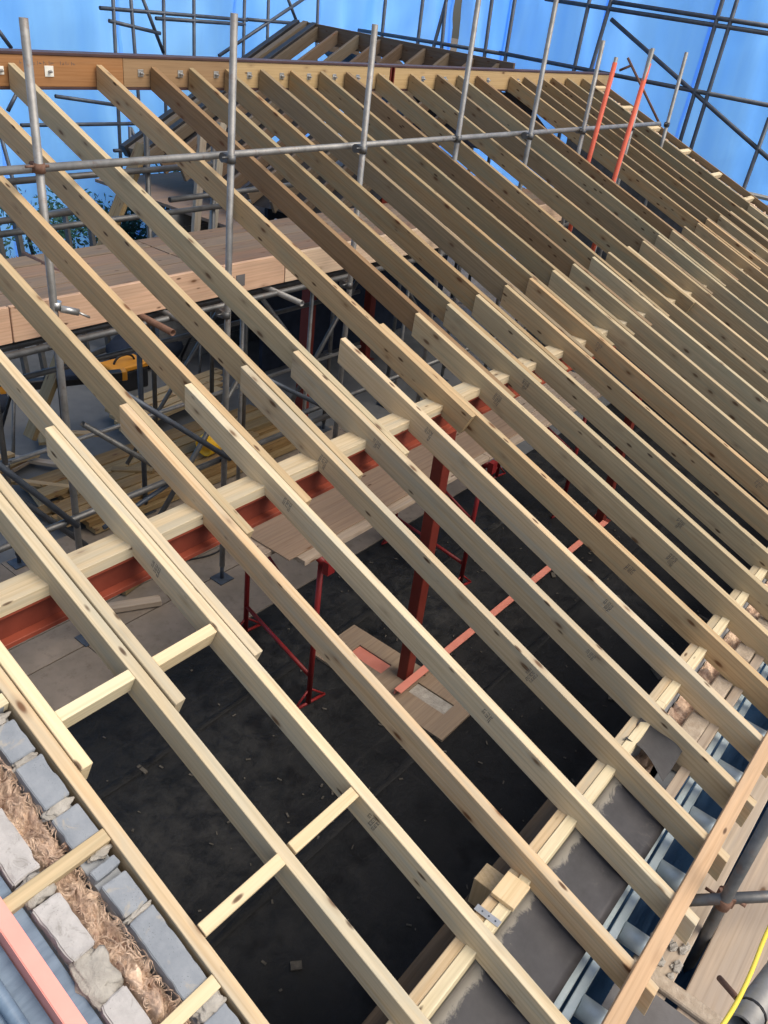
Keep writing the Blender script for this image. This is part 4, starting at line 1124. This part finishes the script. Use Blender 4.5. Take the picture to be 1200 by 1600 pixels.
# ------------------------------------------------------------------ far verge of the roof
for k, s in enumerate((-3.25, -2.75, -2.25, -1.70, -1.15, -.60, -.05, .5)):
    o = nogging(11.075, 11.42, s, 'pale verge ladder piece on the far gable, %s down from the ridge' % ORD[k], m='new', d=.05, w=.06)
    o['group'] = 'verge ladder pieces'
rafter('barge_board', 'brown', 11.42, RIDGE_S, 11.42, 2.9, 'dark brown barge board along the far verge of the roof', 'barge board', w=.03, d=.2, off=.01)
fw = empty('far_gable_wall', (11.2, 0, FLOOR), 'far gable wall of grey blocks under the last rafters', 'wall')
bm = bmesh.new()
vs = [(11.08, -2.1), (11.08, 3.3)]
def gable(bm, x0, x1, drop):
    a = [bm.verts.new((x, y, z)) for x in (x0, x1) for (y, z) in ((-2.3, FLOOR), (3.35, FLOOR), (3.35, 3.35 * TT - drop), (-2.3, -2.3 * TT - drop))]
    for f in ((0, 1, 2, 3), (4, 5, 6, 7), (0, 1, 5, 4), (1, 2, 6, 5), (2, 3, 7, 6), (3, 0, 4, 7)): bm.faces.new([a[i] for i in f])
gable(bm, 11.09, 11.18, .07); finish(bm, 'inner_leaf', 'wallgrey', fw, Matrix.Identity(4))
bm = bmesh.new(); gable(bm, 11.29, 11.38, .07); finish(bm, 'outer_leaf', 'block', fw, Matrix.Identity(4))
bm = bmesh.new()
g = []
for i in range(9):
    row = []
    for j in range(201):
        X = 11.185 + .10 * i / 8; s = -3.4 + 5.6 * j / 200; q = V((X * 26, s * 20, 7))
        row.append(bm.verts.new(rp(X, s, .05 - mn.turbulence(q, 4, False) * .035)))
    g.append(row)
for i in range(8):
    for j in range(200): bm.faces.new((g[i][j], g[i + 1][j], g[i + 1][j + 1], g[i][j + 1])).smooth = True
finish(bm, 'insulation', 'wool', fw, Matrix.Identity(4))

# ------------------------------------------------------------------ cross wing roof behind the ridge
RX, RZ = 9.5, 1.47
wp_ = math.radians(27)
cw, sw_ = math.cos(wp_), math.sin(wp_)
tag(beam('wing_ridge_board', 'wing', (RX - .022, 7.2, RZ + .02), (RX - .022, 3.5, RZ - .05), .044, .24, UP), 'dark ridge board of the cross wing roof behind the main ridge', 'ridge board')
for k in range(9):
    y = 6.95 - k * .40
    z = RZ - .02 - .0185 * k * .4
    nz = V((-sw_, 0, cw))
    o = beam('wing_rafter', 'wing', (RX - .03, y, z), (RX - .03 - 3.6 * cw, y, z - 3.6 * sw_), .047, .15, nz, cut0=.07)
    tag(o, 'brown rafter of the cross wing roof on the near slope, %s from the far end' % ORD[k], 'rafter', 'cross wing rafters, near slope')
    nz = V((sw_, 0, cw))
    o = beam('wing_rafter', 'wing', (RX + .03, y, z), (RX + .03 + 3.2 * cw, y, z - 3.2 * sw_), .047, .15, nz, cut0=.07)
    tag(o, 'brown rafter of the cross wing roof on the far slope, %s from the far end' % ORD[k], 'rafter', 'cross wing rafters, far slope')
# black membrane strip at the verge of the wing
for dy, m_ in ((7.06, 'black'), (7.24, 'wing'), (7.42, 'black')):
    o = beam('wing_verge_board', m_, (RX, dy, RZ + .03), (RX - 3.6 * cw, dy, RZ + .03 - 3.6 * sw_), .10, .16, V((-sw_, 0, cw)))
    tag(o, {7.06: 'black verge board of the cross wing, nearest one', 7.24: 'brown verge board of the cross wing between two black ones', 7.42: 'black verge board of the cross wing, outermost one'}[dy], 'verge board')
# breather membrane hung inside the far slope
bm = bmesh.new()
for (t0, t1, ya, yb) in ((.16, 2.9, 5.9, 7.0), (.40, 2.9, 3.5, 5.85)):
    nxs = 10
    rows = []
    for i in range(nxs + 1):
        t = t0 + (t1 - t0) * i / nxs
        rows.append([bm.verts.new((RX + .03 + t * cw + .17 * sw_ * -1, y, RZ - .06 - t * sw_ - .17 + .015 * math.sin(y * 9 + t * 5))) for y in [ya + (yb - ya) * j / 16 for j in range(17)]])
    for i in range(nxs):
        for j in range(16): bm.faces.new((rows[i][j], rows[i + 1][j], rows[i + 1][j + 1], rows[i][j + 1]))
o = finish(bm, 'wing_membrane', 'black', None, Matrix.Identity(4)); tag(o, 'black breather membrane hung under the far slope of the cross wing roof', 'membrane')
bm = bmesh.new()
for (t0, t1, ya, yb) in ((.75, 3.3, 5.3, 7.0), (1.5, 3.5, 3.45, 5.25)):
    rows = []
    for i in range(9):
        t = t0 + (t1 - t0) * i / 8
        rows.append([bm.verts.new((RX - .03 - t * cw, y, RZ - .05 - t * sw_ - .175 + .012 * math.sin(y * 9 + t * 5))) for y in [ya + (yb - ya) * j / 16 for j in range(17)]])
    for i in range(8):
        for j in range(16):
            if (i, j // 2) in ((0, 3), (1, 6), (4, 1), (3, 4)): continue
            bm.faces.new((rows[i][j], rows[i + 1][j], rows[i + 1][j + 1], rows[i][j + 1]))
o = finish(bm, 'wing_membrane', 'black', None, Matrix.Identity(4)); tag(o, 'torn black breather membrane hung under the near slope of the cross wing roof', 'membrane')
tag(box('wing_floor_deck', 'deck', 6.0, 12.5, 3.5, 7.6, -.62, -.58, None), 'dark boarded deck under the cross wing roof', 'deck')
bwk = tag(box('wing_block_wall', 'wallgrey', 7.4, 12.6, 7.55, 7.65, FLOOR, -.75, None), 'dark block wall under the far end of the cross wing', 'wall')

# ------------------------------------------------------------------ sheeted enclosure and its scaffold
def fold(u, z):
    return (.09 * math.sin(u * 2.3 + .6 * math.sin(z * .9)) + .03 * math.sin(u * 7.1 + z * .4) + .22 * mn.noise(V((u * .8, z * .35, 3)))
            + .09 * abs(mn.noise(V((u * 2.2 + z * .5, z * .25, 9)))) + .07 * abs(mn.noise(V((u * .9 - z * 1.3, z * .8, 5)))) + .03 * abs(mn.noise(V((u * 3.1 + z * 2.2, z * 2.0, 1)))))
def curtain(name, p0, p1, z0, z1, nrm, n, label):
    p0, p1 = V(p0), V(p1)
    L = (p1 - p0).length
    def grid(bm, u0, u1, nu, za, zb, nv, lift):
        rows = []
        for i in range(nu + 1):
            u = u0 + (u1 - u0) * i / nu
            q = p0 + (p1 - p0) * (u / L)
            row = []
            for j in range(nv + 1):
                z = za + (zb - za) * j / nv
                a = fold(u, z) - lift
                row.append(bm.verts.new((q.x + nrm[0] * a, q.y + nrm[1] * a, z)))
            rows.append(row)
        for i in range(nu):
            for j in range(nv): bm.faces.new((rows[i][j], rows[i + 1][j], rows[i + 1][j + 1], rows[i][j + 1])).smooth = True
    bm = bmesh.new(); grid(bm, 0, L, n, z0, z1, 44, 0)
    o = finish(bm, name, 'sheet', None, Matrix.Identity(4))
    u = 1.3
    while u < L:
        bm = bmesh.new(); grid(bm, u, u + .05, 1, z0, z1, 60, .016)
        finish(bm, 'seam', 'seam', o, Matrix.Identity(4))
        u += 2.05
    for z in ():
        bm = bmesh.new(); grid(bm, 0, L, n * 2, z, z + .05, 1, .018)
        finish(bm, 'seam', 'seam', o, Matrix.Identity(4))
    return tag(o, label, 'sheeting')
m = M['sheet'].copy(); m.name = 'sheeting_seam'; M['seam'] = m
for nd in m.node_tree.nodes:
    if nd.type == 'VALTORGB':
        nd.color_ramp.elements[0].color = (.12, .31, .63, 1); nd.color_ramp.elements[1].color = (.17, .36, .60, 1)
curtain('enclosure_sheet', (-6, 9.0, 0), (16, 9.0, 0), -2.75, 4.2, (0, 1), 240, 'bright blue translucent sheeting of the enclosure behind the ridge at left')
curtain('enclosure_sheet', (16, 9.0, 0), (16, -9.0, 0), -2.75, 4.2, (1, 0), 200, 'bright blue translucent sheeting of the enclosure at the far right end')

BACK = [((6.86,8.20,1.57),(6.86,8.20,0.88)),((7.14,8.20,1.59),(7.18,8.20,0.87)),((7.69,8.20,1.63),(7.69,8.20,0.88)),((8.23,8.20,1.66),(8.23,8.20,0.88)),
 ((9.21,8.20,1.73),(9.21,8.20,0.90)),((9.71,8.20,1.77),(9.72,8.20,0.89)),((10.83,8.20,1.85),(10.85,8.20,1.49)),((6.65,8.20,1.39),(9.27,8.20,1.39)),
 ((9.27,8.20,1.40),(10.46,8.20,1.40)),((6.78,8.20,1.25),(7.62,8.20,1.14)),((7.55,8.20,1.32),(9.23,8.20,1.33)),((7.31,8.20,1.60),(7.67,8.20,0.90)),
 ((8.71,8.20,0.89),(10.57,8.20,1.79)),((9.72,8.20,0.92),(10.21,8.20,1.33)),((10.10,8.20,1.78),(10.40,8.20,1.37)),((5.16,8.20,1.11),(5.34,8.20,0.88)),
 ((5.89,8.20,0.34),(6.87,8.20,0.22)),((5.36,8.20,-0.00),(7.01,8.20,-0.02)),((5.36,8.20,0.39),(5.20,8.20,0.17)),
 ((7.06,8.20,-0.08),(7.30,8.20,-0.61)),((6.75,8.20,-0.37),(7.57,8.20,-0.38)),((5.04,8.20,0.05),(5.19,8.20,-0.81)),((7.01,8.20,-0.02),(8.76,8.20,-0.03)),((7.04,8.2,-.06),(7.0,8.2,-2.75))]
FAR = [((15.00,6.36,2.23),(15.00,2.08,2.14)),((15.00,5.00,2.31),(15.00,2.12,2.24)),((15.00,7.16,1.25),(15.00,1.72,1.14)),((15.00,4.96,2.05),(15.00,1.42,0.31)),
 ((15.00,7.01,2.23),(15.00,7.00,1.14)),((15.00,5.46,2.35),(15.00,5.48,1.19)),((15.00,5.03,2.42),(15.00,5.14,1.23)),((15.00,3.07,2.43),(15.00,3.12,0.34)),
 ((15.00,2.83,2.62),(15.00,2.89,0.26)),((15.00,1.74,0.97),(15.00,1.78,-0.17)),((15.00,10.14,1.95),(15.00,10.14,1.21)),((15.00,9.17,2.04),(15.00,9.17,1.18)),
 ((15.00,8.57,2.09),(15.00,8.75,1.17)),((15.00,7.52,2.19),(15.00,7.49,1.16)),((15.00,10.81,1.23),(15.00,7.01,1.24)),((15.00,8.60,2.09),(15.00,8.55,1.18))]
C_ = V((-.998, -2.745, 2.0))
FAR = [tuple(tuple(C_ + (V(e) - C_) * .83) for e in t) for t in FAR]
def bg_run(lst, where, r, key):
    made = []
    for p, q in lst:
        p, q = V(p), V(q)
        d = (q - p)
        h = math.hypot(d.x, d.y)
        vert = abs(d.z) > 2.2 * h
        level = abs(d.z) < .12 * h
        if vert:                      # uprights run from the ground to above the sheet rail
            if p.z < q.z: p, q = q, p
            u = d.normalized() if d.z > 0 else -d.normalized()
            q = q - u * ((q.z + 2.75) / u.z)
            if p.z > 1.5: p = p + u * 1.2
        made.append(('upright' if vert else ('level' if level else 'sloping'), p, q))
    for kind in ('upright', 'level', 'sloping'):
        sel = sorted([t for t in made if t[0] == kind], key=key)
        for k, (_, p, q) in enumerate(sel):
            order = '%s from the left' % ORD[k] if kind != 'level' else '%s from left' % ORD[k]
            tag(tube('scaffold_tube', 'navy', p, q, r, None, True, 10), 'dark %s scaffold tube by the %s, %s' % (kind, where, order), 'scaffold tube', 'dark %s tubes by the %s' % (kind, where))
bg_run(BACK, 'blue sheeting behind the ridge', .026, lambda t: min(t[1].x, t[2].x))
bg_run(FAR, 'blue sheeting at the far end', .031, lambda t: -max(t[1].y, t[2].y))
# couplers sit on the level tubes
MID = [((2.55,3.75,0.41),(4.68,3.75,0.42),'grey guard tube behind the upper platform, upper one'),((2.47,3.75,0.02),(5.2,3.75,0.03),'grey guard tube behind the upper platform, lowest one'),((2.49,3.75,0.12),(3.20,3.75,0.13),'short grey guard tube behind the upper platform at left'),((4.18,3.75,0.14),(6.2,3.75,0.16),'grey guard tube behind the upper platform at right')]
for p, q, lab in MID: tag(tube('guard_rail_tube', 'galvd', p, q, .026), lab, 'scaffold tube', 'guard tubes behind the platform')
for (x, lab) in ((2.92, 'grey rear upright left of the leaning brown timber'), (3.98, 'grey rear upright right of the leaning brown timber'), (4.75, 'grey rear upright near the block wall')):
    tag(tube('scaffold_pole', 'galvd', (x, 3.8, -2.7), (x, 3.8, .75 if x > 3 else .55), .0242), lab, 'scaffold pole', 'rear uprights behind the platform')
for (p, q, lab) in (((11.8,3.03,1.60),(11.8,2.29,0.83),'thin rusty bar leaning beyond the far verge'), ((11.8,3.11,1.43),(11.8,2.96,1.51),'short rusty bar end at the top of the far verge')):
    tag(tube('rusty_bar', 'rust', p, q, .018), lab, 'steel bar')
# outer lift beyond the far verge
for k, (y0, z, lab) in enumerate(((.9, .05, 'grey scaffold plank of the lift beyond the far verge, upper one'), (.4, -.08, 'grey scaffold plank of the lift beyond the far verge, middle one'), (-.15, -.22, 'grey scaffold plank of the lift beyond the far verge, lower one'))):
    o = box('verge_plank', 'greypost', 13.4, 13.64, -6, y0 + 1.0, z - .1, z - .06, None); tag(o, lab, 'scaffold board', 'planks beyond the far verge')

# ------------------------------------------------------------------ planting seen through the lower left
def shrub(x, y, h, w, seed, label):
    t = empty('shrub', (x, y, -2.75), label, 'shrub', 'dark shrubs behind the platform')
    rnd = random.Random(seed)
    bm = bmesh.new()
    for k in range(5):
        a = rnd.uniform(0, 6.28); addtube(bm, (x, y, -2.75), (x + math.cos(a) * w * .4, y + math.sin(a) * w * .25, -2.75 + h * rnd.uniform(.5, .85)), .02, 6, False, .006)
    finish(bm, 'stem', 'brown', t, Matrix.Identity(4))
    bm = bmesh.new()
    cl = [(x + rnd.gauss(0, w * .33), y + rnd.gauss(0, w * .18), -2.75 + h * rnd.uniform(.25, .95), rnd.uniform(.12, .3)) for _ in range(22)]
    for k in range(2600):
        c = rnd.choice(cl)
        p = V((rnd.gauss(c[0], c[3] * .6), rnd.gauss(c[1], c[3] * .5), rnd.gauss(c[2], c[3] * .6)))
        a = V((rnd.gauss(0, 1), rnd.gauss(0, 1), rnd.gauss(0, 1))).normalized(); b_ = a.orthogonal().normalized()
        l, w_ = rnd.uniform(.03, .06), rnd.uniform(.012, .022)
        bm.faces.new([bm.verts.new(p - a * l), bm.verts.new(p + b_ * w_), bm.verts.new(p + a * l), bm.verts.new(p - b_ * w_)])
    finish(bm, 'foliage', 'teal', t, Matrix.Identity(4))
for k, (x, y, h, w) in enumerate(((3.6, 7.4, 1.75, 1.1), (5.3, 7.8, 2.0, 1.3), (6.4, 7.7, 1.7, 1.0), (8.0, 8.3, 2.2, 1.2))):
    shrub(x, y, h, w, 40 + k, 'dark green shrub in the gap behind the upper platform, %s from the left' % ORD[k])
# stacked window frames leaning there
for k, (x, y, lab) in enumerate(((3.5, 6.3, 'grey window frame leaning at the far left behind the platform'), (4.9, 6.6, 'grey window frame leaning behind the brown timber'))):
    t = empty('window_frame', (x, y, FLOOR), lab, 'window frame', 'window frames stored behind the platform')
    R_ = Matrix.Translation((x, y, FLOOR)) @ Matrix.Rotation(.2, 4, 'Z') @ Matrix.Rotation(-.12, 4, 'X')
    bm = bmesh.new()
    for (a, b_, c_, d_) in ((-.6, .6, 0, .06), (-.6, .6, 1.84, 1.9), (-.6, -.54, .06, 1.84), (.54, .6, .06, 1.84), (-.2, -.16, .06, 1.84), (.16, .2, .06, 1.84), (-.54, .54, .6, .64), (-.54, .54, 1.2, 1.24)):
        addbox(bm, a, b_, -.03, .03, c_, d_, R_)
    finish(bm, 'frame', 'galvd', t, Matrix.Identity(4))

# ------------------------------------------------------------------ camera
cam = bpy.data.cameras.new('camera'); co = bpy.data.objects.new('camera', cam); col.objects.link(co)
Rr = ((0.62499095, -0.77216499, 0.11466275), (-0.35021513, -0.4086219, -0.84283895), (0.69766444, 0.48661009, -0.52580885))
r0, r1_, r2_ = V(Rr[0]).normalized(), -V(Rr[1]).normalized(), -V(Rr[2]).normalized()
mw = Matrix((r0, r1_, r2_)).transposed().to_4x4(); mw.translation = V((-.99757581, -2.74488732, 1.99899582))
co.matrix_world = mw
cam.sensor_fit = 'VERTICAL'; cam.sensor_height = 24; cam.lens = 1303.0973 / 1600 * 24
cam.clip_start = .05; cam.clip_end = 500
scn.camera = co

# ------------------------------------------------------------------ light
EL, AZ = math.radians(54), V((.22, -.75))
w = bpy.data.worlds.new('World'); scn.world = w; w.use_nodes = True
nt = w.node_tree
bg = nt.nodes['Background']
sky = nt.nodes.new('ShaderNodeTexSky'); sky.sky_type = 'NISHITA'; sky.sun_disc = False
sky.sun_elevation = EL; sky.sun_rotation = math.atan2(AZ.x, AZ.y); sky.air_density = 1.0; sky.dust_density = 3.0; sky.ozone_density = .6
hs = nt.nodes.new('ShaderNodeHueSaturation'); hs.inputs['Saturation'].default_value = .72
nt.links.new(sky.outputs[0], hs.inputs['Color']); nt.links.new(hs.outputs[0], bg.inputs['Color']); bg.inputs['Strength'].default_value = .13
sun = bpy.data.lights.new('sun', 'SUN'); sun.energy = 1.5; sun.angle = math.radians(40); sun.color = (1, .88, .70)
so = bpy.data.objects.new('sun', sun); col.objects.link(so)
a = AZ.normalized()
dv = V((a.x * math.cos(EL), a.y * math.cos(EL), math.sin(EL)))
so.rotation_euler = dv.to_track_quat('Z', 'Y').to_euler(); so.location = dv * 30
vs_ = scn.view_settings
scn.display_settings.display_device = 'sRGB'
vs_.view_transform = 'Standard'; vs_.look = 'None'; vs_.exposure = 0.6; vs_.gamma = 1; vs_.use_curve_mapping = False
scn.cycles.max_bounces = 8
